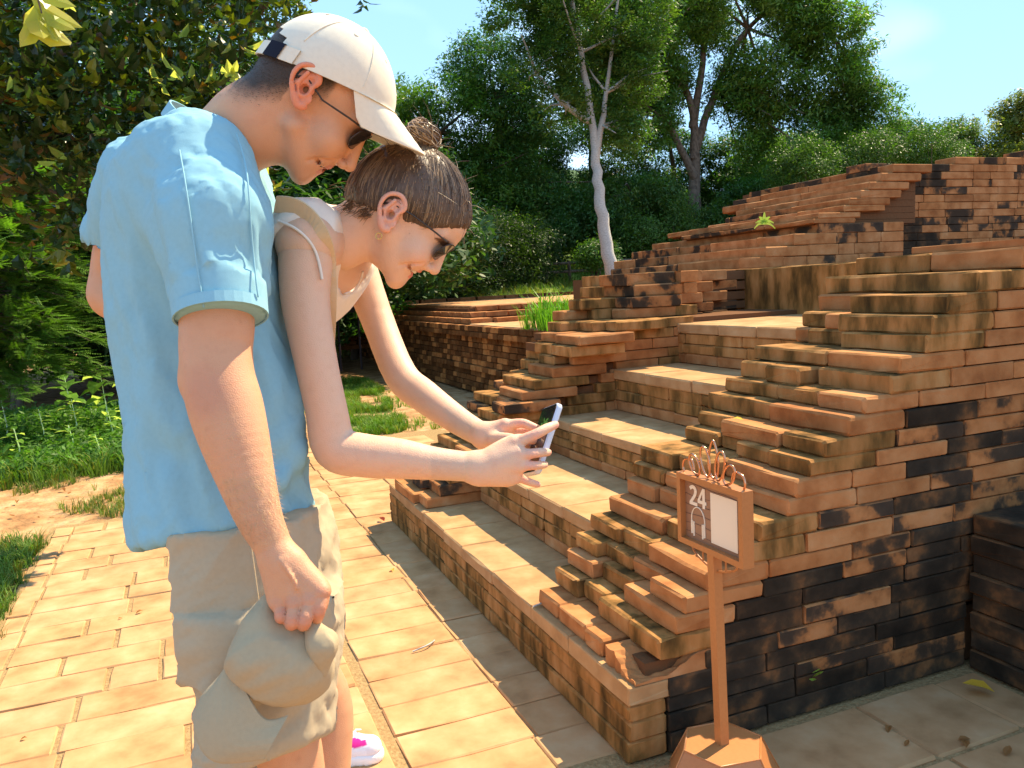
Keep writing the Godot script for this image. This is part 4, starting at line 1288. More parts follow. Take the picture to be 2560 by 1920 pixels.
# where the head's side lies at a height and depth of its own axes
func side_of(f: Field, hd: Transform3D, u: float, z: float, s: float) -> Vector3:
	var x := 0.10
	while x > 0.004:
		var g := Vector3i(((hd * Vector3(x * s, u, z)) - f.o) / f.h)
		if g.clamp(Vector3i.ZERO, f.n - Vector3i.ONE) == g and f.f[(g.z * f.n.y + g.y) * f.n.x + g.x] < 0.0: break
		x -= 0.001
	return hd * Vector3(x * s, u, z)


func ear(b: Buf, hd: Transform3D, s: float, tint: Callable) -> void:
	var q := func(x: float, u: float, z: float) -> Vector3: return hd * Vector3(x * s, 0.003 + u + 0.22 * z, z - 0.008 - 0.22 * u)
	var f := field_for([q.call(0.072, 0.045, 0.02), q.call(0.094, 0.045, -0.035), q.call(0.072, -0.04, 0.02), q.call(0.094, -0.04, -0.035)], 0.008, 0.0017)
	var B := hd.basis
	# the plate, standing off towards the back
	for e in [[0.079, 0.012, -0.006, 0.018], [0.0805, 0.0, -0.008, 0.016], [0.0785, -0.014, -0.003, 0.012]]:
		f.blob(Transform3D(Basis(B.y, 0.35 * s) * B, q.call(e[0], e[1], e[2])), Vector3(0.0045, e[3], 0.0175), 0.006)
	# helix from its root over the top and down to the lobe
	var hx := smooth_line([q.call(0.0785, 0.004, 0.004), q.call(0.081, 0.016, 0.0125), q.call(0.0825, 0.028, 0.008), q.call(0.085, 0.0345, -0.004), q.call(0.088, 0.029, -0.019), q.call(0.0895, 0.014, -0.0265), q.call(0.088, -0.004, -0.024), q.call(0.084, -0.019, -0.015), q.call(0.081, -0.029, -0.005), q.call(0.079, -0.027, 0.004)], 3)
	for i in hx.size() - 1: f.capsule(hx[i], hx[i + 1], 0.0036 if i < 21 else 0.0058, 0.0036 if i < 21 else 0.0058, 0.003)
	# hollow between helix and fold, then the bowl
	f.blob(Transform3D(Basis(B.y, 0.35 * s) * B, q.call(0.0905, 0.012, -0.0195)), Vector3(0.006, 0.014, 0.0032), 0.003, true)
	f.capsule(q.call(0.0865, 0.022, -0.008), q.call(0.0865, 0.002, -0.0165), 0.0034, 0.0034, 0.003)
	f.capsule(q.call(0.0865, 0.002, -0.0165), q.call(0.083, -0.013, -0.008), 0.0034, 0.003, 0.003)
	f.blob(Transform3D(B, q.call(0.0875, 0.012, 0.001)), Vector3(0.0065, 0.0075, 0.006), 0.003, true)
	f.blob(Transform3D(B, q.call(0.0855, -0.003, -0.004)), Vector3(0.0115, 0.0085, 0.0075), 0.003, true)
	f.capsule(q.call(0.079, -0.001, 0.007), q.call(0.0795, -0.009, 0.004), 0.0042, 0.0036, 0.004)
	f.net(b, tint)


func lens_mesh(w: float, hh: float, t: float, round_: float) -> ArrayMesh:
	# a rounded plate in the xy plane
	var b := Buf.new()
	var n := 28
	for z in [t, -t]:
		for q in n:
			var a := TAU * q / n
			var p := Vector3(signf(cos(a)) * pow(absf(cos(a)), round_) * w, signf(sin(a)) * pow(absf(sin(a)), round_) * hh, z - 0.12 * w * cos(a) * cos(a))
			b.v.append(p)
	for q in n:
		var r := (q + 1) % n
		b.i.append_array([q, q + n, r + n, q, r + n, r])
	for q in range(1, n - 1):
		b.i.append_array([0, q, q + 1])
		b.i.append_array([n, n + q + 1, n + q])
	return am(b.v, b.i)


func sunglasses(parent: Node3D, hd: Transform3D, u: float, z: float) -> void:
	var g := group_part("sunglasses", parent)
	g.transform = hd
	for s in [-1, 1]:
		var tilt := Basis(Vector3.RIGHT, 0.32) * Basis(Vector3.UP, 0.20 * s)
		var o := part("lens", lens_mesh(0.0255, 0.021, 0.0009, 0.72), M.lens, g, Vector3(0.032 * s, u - 0.013, z))
		o.basis = tilt
		var rim := Buf.new()
		var pts := []
		for q in 25:
			var a := TAU * q / 24
			pts.append(Vector3(signf(cos(a)) * pow(absf(cos(a)), 0.72) * 0.0262, signf(sin(a)) * pow(absf(sin(a)), 0.72) * 0.0217, -0.12 * 0.026 * cos(a) * cos(a)))
		rim.tube(pts, pts.map(func(_p): return 0.0013), 6, false)
		o = part("rim", am(rim.v, rim.i, rim.n), M.frame, g, Vector3(0.032 * s, u - 0.013, z))
		o.basis = tilt
		var arm := Buf.new()
		arm.tube([Vector3(0.058 * s, u + 0.004, z - 0.008), Vector3(0.072 * s, u + 0.003, z - 0.03), Vector3(0.0785 * s, u - 0.001, 0.02), Vector3(0.082 * s, 0.017, -0.02), Vector3(0.078 * s, 0.002, -0.04)], [0.0018, 0.0018, 0.0016, 0.0018, 0.0024], 6)
		part("temple_arm", am(arm.v, arm.i, arm.n), M.frame, g)
	var br := Buf.new()
	br.tube([Vector3(-0.0085, u - 0.004, z + 0.002), Vector3(0, u + 0.001, z + 0.004), Vector3(0.0085, u - 0.004, z + 0.002)], [0.0014, 0.0016, 0.0014], 6)
	part("bridge", am(br.v, br.i, br.n), M.frame, g)


func ribbon(pts: Array, across: Array, t: float) -> ArrayMesh:
	# a strap with thickness along points; across holds half-width vectors
	var b := Buf.new()
	for q in pts.size():
		var d: Vector3 = (pts[mini(q + 1, pts.size() - 1)] - pts[maxi(q - 1, 0)]).normalized()
		var u: Vector3 = across[q].cross(d).normalized() * t
		b.v.append_array([pts[q] - across[q] + u, pts[q] + across[q] + u, pts[q] + across[q] - u, pts[q] - across[q] - u])
	for q in pts.size() - 1:
		for e in 4:
			var a := q * 4 + e
			var c := q * 4 + (e + 1) % 4
			b.i.append_array([a, a + 4, c + 4, a, c + 4, c])
	return am(b.v, b.i)


func smooth_line(pts: Array, per := 6) -> Array:
	var r := []
	for q in pts.size() - 1:
		for s in per: r.append(pts[q].cubic_interpolate(pts[q + 1], pts[maxi(q - 1, 0)], pts[mini(q + 2, pts.size() - 1)], float(s) / per))
	r.append(pts[-1])
	return r


# the point of a net that a sight line from the camera meets first
func on_skin(v: PackedVector3Array, p: Vector3, out := 0.0) -> Vector3:
	var c := Vector3(0, 1.28, 0)
	var d := (p - c).normalized()
	var best := 1e9
	var got := p
	for q in v:
		var w := q - c
		var t := w.dot(d)
		if (w - d * t).length_squared() < 0.00012 and t < best:
			best = t
			got = c + d * t
	return got - d * out


func stitched(called: String, parent: Node3D, v: PackedVector3Array, at: Vector3, pts: Array, r: float, m: Material) -> void:
	var line := smooth_line(pts, 4).map(func(p): return on_skin(v, p, 0.0005) - at)
	var soft := []
	for q in line.size(): soft.append((line[maxi(q - 1, 0)] + line[q] * 2.0 + line[mini(q + 1, line.size() - 1)]) * 0.25)
	var b := Buf.new()
	b.tube(soft, soft.map(func(_p): return r), 5)
	part(called, am(b.v, b.i, b.n), m, parent)


const SHOE := Vector3(0.2314, 0.0000, -2.2071)
const RIGHT := Vector3(0.9259, -0.0512, 0.3743)
const TOWARDS := Vector3(-0.3666, 0.1177, 0.9229)


func cloth(color: Color, weave := 60.0, relief := 0.03) -> StandardMaterial3D:
	if not M.has("weave"): M.weave = noise_tex(91, 0.2, [], 2)
	var m := mat(color, 0.95, noise_tex(int(weave) + 100, 0.02, [[0.0, lin(0.95, 0.95, 0.95)], [1.0, lin(1.03, 1.03, 1.03)]], 4), Vector3(9, 9, 9), M.weave, relief, 0.15)
	m.rim_enabled = true
	m.rim = 0.25
	m.rim_tint = 0.6
	return m


func people_materials() -> void:
	var pores := noise_tex(97, 0.12, [], 3)
	M.skin = mat(Color(1, 1, 1), 0.52, noise_tex(95, 0.012, [[0.0, lin(0.96, 0.92, 0.90)], [0.5, lin(1, 1, 1)], [1.0, lin(1.03, 1.01, 1.0)]], 5), Vector3(6, 6, 6), pores, 0.05, 0.4)
	M.skin.subsurf_scatter_enabled = true
	M.skin.subsurf_scatter_strength = 0.12
	M.shirt = cloth(Color(0.25, 0.46, 0.54), 40)
	M.shorts = cloth(Color(0.45, 0.36, 0.24), 41, 0.05)
	M.cap = cloth(Color(0.74, 0.67, 0.54), 42, 0.04)
	M.held_cap = cloth(Color(0.43, 0.335, 0.21), 43, 0.05)
	M.tank = cloth(Color(0.78, 0.70, 0.60), 44, 0.03)
	M.strap = cloth(Color(0.66, 0.50, 0.31), 45, 0.06)
	M.navy = cloth(Color(0.015, 0.018, 0.03), 46)
	M.lens = mat(Color(0.012, 0.012, 0.016), 0.06, null, Vector3.ONE, null, 0.0, 0.6)
	M.frame = mat(Color(0.03, 0.018, 0.014), 0.25, null, Vector3.ONE, null, 0.0, 0.5)
	M.teeth = mat(Color(0.78, 0.74, 0.66), 0.25)
	M.gold = mat(Color(0.75, 0.52, 0.16), 0.25)
	M.gold.metallic = 1.0


func man() -> void:
	var root := thing("person", "tall person in a light blue t-shirt, beige cap and sunglasses, looking down", "person", Vector3(0.0613, 0.9084, -1.4452) * Vector3(1, 0, 1))
	var at := root.position
	var shift := func(b: Buf) -> Buf:
		for q in b.v.size(): b.v[q] -= at
		return b
	var hd: Transform3D = Transform3D(Basis(Vector3(0.2462, 0.0904, -0.9650), Vector3(0.5996, 0.7681, 0.2249), Vector3(0.7615, -0.6340, 0.1349)), Vector3(0.2470, 1.6142, -1.4644))
	var skin := Color(0.60, 0.305, 0.170)
	var ears := Color(0.66, 0.24, 0.14)
	var hair := Color(0.055, 0.036, 0.024)
	var inv := hd.affine_inverse()
	var hf := FastNoiseLite.new()
	hf.frequency = 60.0
	var face := func(p: Vector3) -> Color:
		var q := inv * p
		var c := skin
		if q.y < -0.072 and q.y > -0.098 and absf(q.x) < 0.024 and q.z > 0.058: c = Color(0.55, 0.22, 0.16)
		# cropped hair on the back of the head, thinning out to the nape and the sideburn
		var edge := -0.066 + 0.75 * maxf(q.z + 0.085, 0.0)
		var dense := smoothstep(edge - 0.028, edge + 0.03, q.y + 0.008 * hf.get_noise_3dv(q)) * smoothstep(0.03, 0.015, q.z) * (1.0 if absf(q.x) < 0.0765 else 0.0)
		if q.z > -0.035: dense *= smoothstep(-0.03, 0.02, q.y) * smoothstep(0.032, 0.02, q.z)
		return c.lerp(hair, dense)
	var b := Buf.new()
	var f := head_field(hd, false, Vector3(0.0687, 1.5287, -1.5647), 0.062)
	f.net(b, face)
	for s in [-1, 1]: ear(b, hd, s, func(_p): return ears)
	var spots := FastNoiseLite.new()
	spots.seed = 21
	spots.frequency = 130.0
	var one := func(p: Vector3) -> Color:
		var c := skin.lerp(Color(0.50, 0.215, 0.135), 0.55 * smoothstep(0.06, 0.015, p.distance_to(Vector3(0.0255, 1.1493, -1.2517))))
		return c.lerp(Color(0.42, 0.18, 0.09), 0.35 * smoothstep(0.52, 0.62, spots.get_noise_3dv(p)))
	# near arm, hanging
	var sh := Vector3(0.0575, 1.4590, -1.3977)
	var el := Vector3(0.0428, 1.1702, -1.2963)
	var wr := Vector3(0.0964, 0.9170, -1.2156)
	f = field_for([sh, el, wr], 0.09, 0.006)
	chain(f, [sh, Vector3(0.0507, 1.2651, -1.3269), Vector3(0.0442, 1.2114, -1.3118), Vector3(0.0436, 1.1672, -1.2956), Vector3(0.0490, 1.1258, -1.2827), Vector3(0.0565, 1.0790, -1.2662), Vector3(0.0663, 1.0238, -1.2477), Vector3(0.0777, 0.9689, -1.2297), Vector3(0.0876, 0.9391, -1.2220)], [0.058, 0.0550, 0.0530, 0.0525, 0.0540, 0.0500, 0.0420, 0.0338, 0.0292], 0.02)
	f.blob(Transform3D(Basis(), Vector3(0.0104, 1.1626, -1.3136)), Vector3(0.022, 0.026, 0.022), 0.02)
	f.net(b, one)
	# near hand, closed round the cap's strap
	var redder := Color(0.60, 0.23, 0.14)
	var mc := [Vector3(0.1529, 0.8572, -1.1693), Vector3(0.1351, 0.8473, -1.1697), Vector3(0.1143, 0.8438, -1.1775), Vector3(0.0949, 0.8413, -1.1958)]
	var pp := [Vector3(0.1442, 0.8325, -1.1588), Vector3(0.1237, 0.8232, -1.1549), Vector3(0.1069, 0.8222, -1.1636), Vector3(0.0943, 0.8267, -1.1811)]
	var dp := [Vector3(0.1413, 0.8117, -1.1844), Vector3(0.1228, 0.8076, -1.1858), Vector3(0.1068, 0.8108, -1.1926), Vector3(0.0942, 0.8213, -1.2043)]
	var tp := [Vector3(0.1421, 0.8198, -1.2089), Vector3(0.1248, 0.8156, -1.2131), Vector3(0.1083, 0.8177, -1.2199), Vector3(0.0970, 0.8278, -1.2257)]
	f = field_for(mc + pp + dp + tp + [wr, Vector3(0.1644, 0.8735, -1.1831), Vector3(0.0693, 0.9956, -1.2364)], 0.035, 0.003)
	chain(f, [Vector3(0.0663, 1.0238, -1.2477), Vector3(0.0777, 0.9689, -1.2297), Vector3(0.0876, 0.9391, -1.2220), wr, Vector3(0.1077, 0.9010, -1.2059)], [0.0416, 0.0336, 0.0291, 0.0258, 0.022], 0.01)
	for q in 4:
		f.capsule(wr.lerp(mc[q], 0.12), mc[q], 0.0175, 0.0112, 0.014)
	f.capsule(Vector3(0.0917, 0.8951, -1.2147), Vector3(0.0931, 0.8493, -1.2051), 0.0165, 0.0135, 0.02)
	f.capsule(Vector3(0.1194, 0.8951, -1.1983), Vector3(0.1469, 0.8626, -1.1800), 0.0165, 0.0125, 0.02)
	f.capsule(Vector3(0.1061, 0.8793, -1.2178), Vector3(0.1221, 0.8431, -1.2069), 0.018, 0.018, 0.02)
	for q in 4:
		f.blob(Transform3D(Basis(), mc[q] + TOWARDS * 0.004), Vector3.ONE * 0.0112, 0.006)
		chain(f, [mc[q], pp[q], dp[q], tp[q]], [0.0106, 0.0098, 0.0094, 0.0085], 0.0018)
	# thumb on the inner side, closing over the index finger
	chain(f, [Vector3(0.1261, 0.8795, -1.2153), Vector3(0.1551, 0.8478, -1.2106), Vector3(0.1527, 0.8211, -1.2081), Vector3(0.1416, 0.8098, -1.2111)], [0.016, 0.0125, 0.0115, 0.0095], 0.006)
	# tendons and veins on the back of the hand
	for q in 3:
		var m: Vector3 = mc[q] + TOWARDS * 0.006
		f.capsule(Vector3(0.1060, 0.9070, -1.1867), m, 0.0030, 0.0026, 0.008)
	chain(f, [Vector3(0.0991, 0.9092, -1.1832), Vector3(0.1113, 0.8877, -1.1692), Vector3(0.1173, 0.8696, -1.1666)], [0.0022, 0.0022, 0.0018], 0.005)
	f.net(b, func(p: Vector3) -> Color:
		var m := 1.0
		for e in mc + pp: m = minf(m, p.distance_to(e))
		return skin.lerp(redder, 0.75 * smoothstep(0.022, 0.008, m)))
	# far arm: bent, its elbow showing behind the back
	f = field_for([Vector3(-0.0691, 1.4890, -1.8094), Vector3(-0.1265, 1.3160, -1.8968), Vector3(-0.0289, 1.2037, -1.7353)], 0.09, 0.010)
	chain(f, [Vector3(-0.0524, 1.5011, -1.7826), Vector3(-0.1050, 1.3840, -1.8753), Vector3(-0.1227, 1.3075, -1.8942)], [0.058, 0.052, 0.050], 0.02)
	chain(f, [Vector3(-0.1227, 1.3075, -1.8942), Vector3(-0.0542, 1.2514, -1.7732), Vector3(0.0125, 1.1905, -1.6306)], [0.049, 0.046, 0.03], 0.02)
	f.blob(Transform3D(Basis(), Vector3(0.0186, 1.1834, -1.6164)), Vector3(0.05, 0.035, 0.03), 0.02)
	f.net(b, one)
	# legs, from inside the shorts to the ground
	for s in [[Vector3(0.0560, 0.7470, -1.3834), 0.0], [Vector3(0.0798, 0.6830, -1.5825), 0.06]]:
		var hip: Vector3 = s[0]
		var knee := Vector3(hip.x + 0.05 + s[1], 0.49, hip.z - 0.02)
		var ank := Vector3(hip.x + 0.02 + s[1], 0.09, hip.z + 0.01)
		f = field_for([hip, knee, ank], 0.10, 0.012)
		chain(f, [hip, knee, knee.lerp(ank, 0.35), ank], [0.075, 0.056, 0.058, 0.036], 0.02)
		f.net(b, one)
	part("body", flesh(shift.call(b)), M.skin, root)
	# hair: short strands over the cropped area
	var r := RandomNumberGenerator.new()
	r.seed = 3
	var strands := Buf.new()
	var made := 0
	while made < 9000:
		var q := r.randi() % 60000
		if q >= b.v.size(): continue
		var p := b.v[q] + at
		var lo := inv * p
		var col: Color = b.c[q]
		if lo.length() > 0.2 or col.r > skin.r * r.randf_range(0.35, 0.98) or lo.y > 0.10: continue
		var nn := b.n[q]
		var d := (nn * 0.55 + hd.basis * Vector3(0, -0.7, -0.6) + Vector3(r.randf_range(-1, 1), r.randf_range(-1, 1), r.randf_range(-1, 1)) * 0.35).normalized()
		var s := d.cross(nn).normalized() * 0.0003
		var l := r.randf_range(0.002, 0.0045)
		var j := Vector3(r.randf_range(-1, 1), r.randf_range(-1, 1), r.randf_range(-1, 1)) * 0.002
		strands.tri(p - at + j - s, p - at + j + s, p - at + j + d * l)
		made += 1
	part("hair", am(strands.v, strands.i), mat(Color(0.06, 0.040, 0.027), 0.55), root)
	# fine pale hair on the forearm
	var down := Buf.new()
	made = 0
	while made < 900:
		var q := r.randi() % b.v.size()
		var p := b.v[q] + at
		if p.distance_to(Vector3(0.0632, 1.0778, -1.2493)) > 0.15 or p.y > 1.10: continue
		made += 1
		var nn := b.n[q]
		var d := (nn * 0.6 + Vector3(0.1, -0.8, 0.1) + RIGHT * 0.4 + Vector3(r.randf_range(-1, 1), r.randf_range(-1, 1), r.randf_range(-1, 1)) * 0.4).normalized()
		var s := d.cross(nn).normalized() * 0.00022
		down.tri(b.v[q] - s, b.v[q] + s, b.v[q] + d * r.randf_range(0.006, 0.013))
	part("arm_hair", am(down.v, down.i), mat(Color(0.52, 0.33, 0.16), 0.5), root).set_meta("kind", "stuff")
	var teeth := Buf.new()
	var tpts := []
	for q in 9:
		var x := (q - 4) / 4.0
		tpts.append(hd * Vector3(0.021 * x, -0.0815, 0.0735 - 0.012 * x * x) - at)
	teeth.tube(tpts, tpts.map(func(_p): return 0.0042), 6)
	part("teeth", am(teeth.v, teeth.i, teeth.n), M.teeth, root)
	# shirt
	b = Buf.new()
	var rings := [[Vector3(0.0740, 1.5859, -1.5699), 0.0563, 0.1000], [Vector3(0.0664, 1.5674, -1.5705), 0.0837, 0.1550], [Vector3(0.0512, 1.5349, -1.5833), 0.1091, 0.1850], [Vector3(0.0446, 1.4908, -1.5911), 0.1313, 0.2000], [Vector3(0.0447, 1.4268, -1.5829), 0.1448, 0.1950], [Vector3(0.0425, 1.3559, -1.5747), 0.1516, 0.1800], [Vector3(0.0387, 1.2636, -1.5645), 0.1523, 0.1700], [Vector3(0.0424, 1.1994, -1.5548), 0.1548, 0.1650], [Vector3(0.0497, 1.1208, -1.5419), 0.1634, 0.1650], [Vector3(0.0498, 1.0497, -1.5328), 0.1619, 0.1650], [Vector3(0.0486, 1.0000, -1.5269), 0.1619, 0.1700], [Vector3(0.0482, 0.9460, -1.5202), 0.1641, 0.1750], [Vector3(0.0493, 0.9004, -1.5139), 0.1641, 0.1800], [Vector3(0.0475, 0.8294, -1.5056), 0.1626, 0.1800]]
	var pts := []
	for g in rings: g[1] -= 0.010
	for g in rings: pts.append_array([g[0] - RIGHT * g[1] - TOWARDS * g[2], g[0] + RIGHT * g[1] + TOWARDS * g[2]])
	pts.append(Vector3(0.0552, 1.2545, -1.2209))
	pts.append(Vector3(-0.1331, 1.3896, -1.9630))
	f = field_for(pts, 0.05, 0.0085)
	var e1 := (RIGHT * Vector3(1, 0, 1)).normalized()
	var e3 := (TOWARDS * Vector3(1, 0, 1)).normalized()
	f.loft(rings, e1, e3, 2.3, 0.02)
	# far sleeve and its hem, then the near sleeve, open below
	f.capsule(Vector3(-0.0430, 1.5239, -1.7818), Vector3(-0.1133, 1.3850, -1.8895), 0.085, 0.072, 0.05)
	f.capsule(Vector3(-0.1100, 1.3440, -1.8938), Vector3(-0.1245, 1.2869, -1.9140), 0.10, 0.10, 0.004, true)
	f.capsule(Vector3(0.0532, 1.4949, -1.4528), Vector3(0.0602, 1.4004, -1.3675), 0.085, 0.082, 0.05)
	f.capsule(Vector3(0.0602, 1.4004, -1.3675), Vector3(0.0544, 1.2293, -1.2992), 0.080, 0.0665, 0.035)
	var hem := Vector3(0.0553, 1.2578, -1.3025)
	var ax := (Vector3(0.0544, 1.2293, -1.2992) - Vector3(0.0602, 1.4004, -1.3675)).normalized()
	# sleeve's end: cut square, hollow inside
	var box := f.span(hem - Vector3.ONE * 0.13, hem + Vector3.ONE * 0.13)
	for z in range(box[0].z, box[1].z + 1):
		for y in range(box[0].y, box[1].y + 1):
			for x in range(box[0].x, box[1].x + 1):
				var p := f.o + Vector3(x, y, z) * f.h - hem
				var side := p - ax * p.dot(ax)
				var i: int = (z * f.n.y + y) * f.n.x + x
				if side.length() < 0.10 and p.dot(e3) > -0.075: f.f[i] = maxf(f.f[i], p.dot(ax))
	# long folds that hang from the shoulder, and the crumples at the front of the waist
	for fold in [[Vector3(-0.0191, 1.4383, -1.4851), Vector3(-0.0084, 1.2546, -1.4412), Vector3(0.0122, 1.0857, -1.4060), Vector3(0.0523, 0.9685, -1.3697)], [Vector3(-0.0323, 1.3604, -1.4804), Vector3(-0.0354, 1.2237, -1.4480), Vector3(-0.0297, 1.0752, -1.4213), Vector3(0.0004, 0.9585, -1.3891)], [Vector3(0.1811, 1.2064, -1.4898), Vector3(0.1949, 1.1500, -1.4663), Vector3(0.1692, 1.0990, -1.4374)], [Vector3(0.1970, 1.1279, -1.4735), Vector3(0.1629, 1.0650, -1.4356), Vector3(0.1264, 1.0412, -1.3929)], [Vector3(0.1951, 1.0362, -1.4625), Vector3(0.1606, 1.0188, -1.4199), Vector3(0.1262, 0.9837, -1.3749)]]:
		f.capsule(fold[0], fold[1], 0.004, 0.013, 0.03)
		f.capsule(fold[1], fold[2], 0.013, 0.010, 0.03)
		if fold.size() > 3: f.capsule(fold[2], fold[3], 0.008, 0.004, 0.022)
	# hem of the shirt: from the back, past the near side, to the front
	var h0 := Vector3(-0.0855, 0.8567, -1.5619)
	var h1 := Vector3(0.0490, 0.9270, -1.3224)
	var h2 := Vector3(0.2018, 0.9048, -1.4539)
	var nrm := (h1 - h0).cross(h2 - h0).normalized()
	f.plane(h0, nrm if nrm.y < 0 else -nrm)
	# neck opening
	f.capsule(Vector3(0.0908, 1.5744, -1.5509), Vector3(0.1284, 1.6221, -1.5312), 0.082, 0.10, 0.012, true)
	f.net(b, func(_p): return Color(1, 1, 1))
	var low := hem.y
	drape(b, Vector3(0.30, -1.0, 0.1), 0.011, 9.0, 9.0, 6, func(p: Vector3) -> float: return (0.25 + 0.75 * smoothstep(1.52, 1.25, p.y)) * (0.0 if (p - hem).length() < 0.085 else 1.0))
	drape(b, Vector3(0.5, -1.0, 0.1), 0.0035, 24.0, 5.0, 16, func(p: Vector3) -> float: return 0.0 if (p - hem).length() < 0.085 else 1.0)
	var cloth_body := part("shirt", flesh(shift.call(b)), M.shirt, root)
	# collar band and the sewn seams
	var sv := b.v.duplicate()
	for q in sv.size(): sv[q] += at
	var axn := (Vector3(0.1284, 1.6221, -1.5312) - Vector3(0.0908, 1.5744, -1.5509)).normalized()
	var cu := (RIGHT - axn * RIGHT.dot(axn)).normalized()
	var cv := cu.cross(axn)
	var neck := []
	for q in 41:
		var a := TAU * q / 40
		neck.append(Vector3(0.0797, 1.5597, -1.5534) + cu * cos(a) * 0.090 + cv * sin(a) * 0.082 - at)
	part("collar", ribbon(neck, neck.map(func(_p): return axn * 0.013), 0.0016), M.shirt, root)
	stitched("seam", root, sv, at, [Vector3(0.0213, 1.5245, -1.4313), Vector3(0.0250, 1.4749, -1.4235), Vector3(0.0281, 1.4051, -1.4134), Vector3(0.0311, 1.3289, -1.4025), Vector3(0.0346, 1.2705, -1.3936)], 0.0014, M.shirt)
	stitched("seam", root, sv, at, [Vector3(0.1073, 1.5463, -1.3999), Vector3(0.1162, 1.5015, -1.3907), Vector3(0.1174, 1.4508, -1.3837), Vector3(0.1151, 1.3876, -1.3766), Vector3(0.1152, 1.3116, -1.3668), Vector3(0.1161, 1.2831, -1.3628)], 0.0014, M.shirt)
	var ring := []
	var ru := (RIGHT - ax * RIGHT.dot(ax)).normalized()
	var rv := ru.cross(ax)
	for q in 33: ring.append(hem + (ru * cos(TAU * q / 32) * 1.02 + rv * sin(TAU * q / 32)) * 0.0662 - ax * 0.007 - at)
	part("sleeve_hem", ribbon(ring, ring.map(func(_p): return ax * 0.0085), 0.0012), M.shirt, root)
	# shorts: hips, then two legs
	b = Buf.new()
	var hips := [[Vector3(0.0571, 0.9182, -1.4806), 0.1516, 0.1550], [Vector3(0.0617, 0.8768, -1.4735), 0.1565, 0.1580], [Vector3(0.0680, 0.8075, -1.4622), 0.1534, 0.1620], [Vector3(0.0748, 0.7473, -1.4518), 0.1457, 0.1650], [Vector3(0.0801, 0.6843, -1.4417), 0.1338, 0.1650]]
	var leg_near := [[Vector3(0.0708, 0.7860, -1.3825), 0.1382, 0.1050], [Vector3(0.0764, 0.7134, -1.3710), 0.1249, 0.1100], [Vector3(0.0788, 0.6590, -1.3631), 0.1130, 0.1100], [Vector3(0.0720, 0.6051, -1.3589), 0.1110, 0.1100], [Vector3(0.0649, 0.5478, -1.3544), 0.1103, 0.1100], [Vector3(0.0551, 0.4821, -1.3499), 0.1076, 0.1100]]
	var leg_far := [[Vector3(0.0975, 0.7196, -1.5584), 0.1377, 0.0900], [Vector3(0.0970, 0.6379, -1.5482), 0.1302, 0.0950], [Vector3(0.0956, 0.5765, -1.5409), 0.1196, 0.0950], [Vector3(0.0882, 0.5154, -1.5361), 0.1140, 0.0950], [Vector3(0.0767, 0.4208, -1.5286), 0.1110, 0.0950]]
	pts = []
	for g in hips + leg_near + leg_far: pts.append_array([g[0] - RIGHT * g[1] - TOWARDS * g[2], g[0] + RIGHT * g[1] + TOWARDS * g[2]])
	f = field_for(pts, 0.03, 0.0085)
	f.loft(hips, e1, e3, 2.3, 0.03)
	f.loft(leg_near, e1, e3, 2.2, 0.03)
	f.loft(leg_far, e1, e3, 2.2, 0.015)
	h0 = Vector3(-0.0421, 0.4875, -1.3892)
	h1 = Vector3(0.0806, 0.5749, -1.2650)
	h2 = Vector3(0.1796, 0.5487, -1.3523)
	nrm = (h1 - h0).cross(h2 - h0).normalized()
	f.plane(h1, nrm if nrm.y < 0 else -nrm)
	f.net(b, func(_p): return Color(1, 1, 1))
	drape(b, Vector3(0.9, 0.35, 0.2), 0.008, 9.0, 4.5, 15)
	drape(b, Vector3(0.8, 0.5, 0.2), 0.003, 24.0, 4.0, 18)
	part("shorts", flesh(shift.call(b)), M.shorts, root)
	# waistband loop, pocket edge and belt
	var loop := Vector3(-0.0138, 0.8944, -1.3540)
	part("belt_loop", ribbon([Vector3(-0.0189, 0.9075, -1.3686) - at, Vector3(-0.0153, 0.8970, -1.3571) - at, Vector3(-0.0068, 0.8883, -1.3483) - at], [RIGHT * 0.006, RIGHT * 0.006, RIGHT * 0.006], 0.0015), M.shorts, root)
	var pk := Buf.new()
	pk.tube([Vector3(0.0661, 0.9260, -1.2960) - at, Vector3(0.0676, 0.8842, -1.2857) - at, Vector3(0.0697, 0.8249, -1.2709) - at], [0.0018, 0.0018, 0.0016], 6)
	part("pocket_edge", am(pk.v, pk.i, pk.n), M.shorts, root)
	sunglasses(root, Transform3D(hd.basis, hd.origin - at), 0.004, 0.099)
	worn_cap(root, Transform3D(hd.basis, hd.origin - at))
	# shoes, below the picture
	for s in [[Vector3(0.0560, 0.7470, -1.3834), 0.0], [Vector3(0.0798, 0.6830, -1.5825), 0.06]]:
		var hip: Vector3 = s[0]
		part("shoe", shoe_mesh(Vector3(hip.x + 0.02 + s[1], 0, hip.z + 0.01), e1, Color(0.3, 0.27, 0.24), at), M.cap, root)


func shoe_mesh(at: Vector3, dir: Vector3, _c: Color, base_: Vector3) -> ArrayMesh:
	var f := field_for([at - dir * 0.09, at + dir * 0.2, at + Vector3(0, 0.11, 0)], 0.06, 0.008)
	f.capsule(at + Vector3(0, 0.045, 0) - dir * 0.05, at + Vector3(0, 0.035, 0) + dir * 0.15, 0.042, 0.036, 0.03)
	f.capsule(at + Vector3(0, 0.05, 0) - dir * 0.045, at + Vector3(0, 0.10, 0) - dir * 0.03, 0.042, 0.044, 0.03)
	f.capsule(at + Vector3(0, 0.04, 0) + dir * 0.02, at + Vector3(0, 0.03, 0) + dir * 0.13, 0.046, 0.044, 0.03)
	f.plane(at + Vector3(0, 0.004, 0), Vector3.DOWN)
	var b := Buf.new()
	f.net(b, func(_p): return Color(1, 1, 1))
	for q in b.v.size(): b.v[q] -= base_
	return flesh(b)


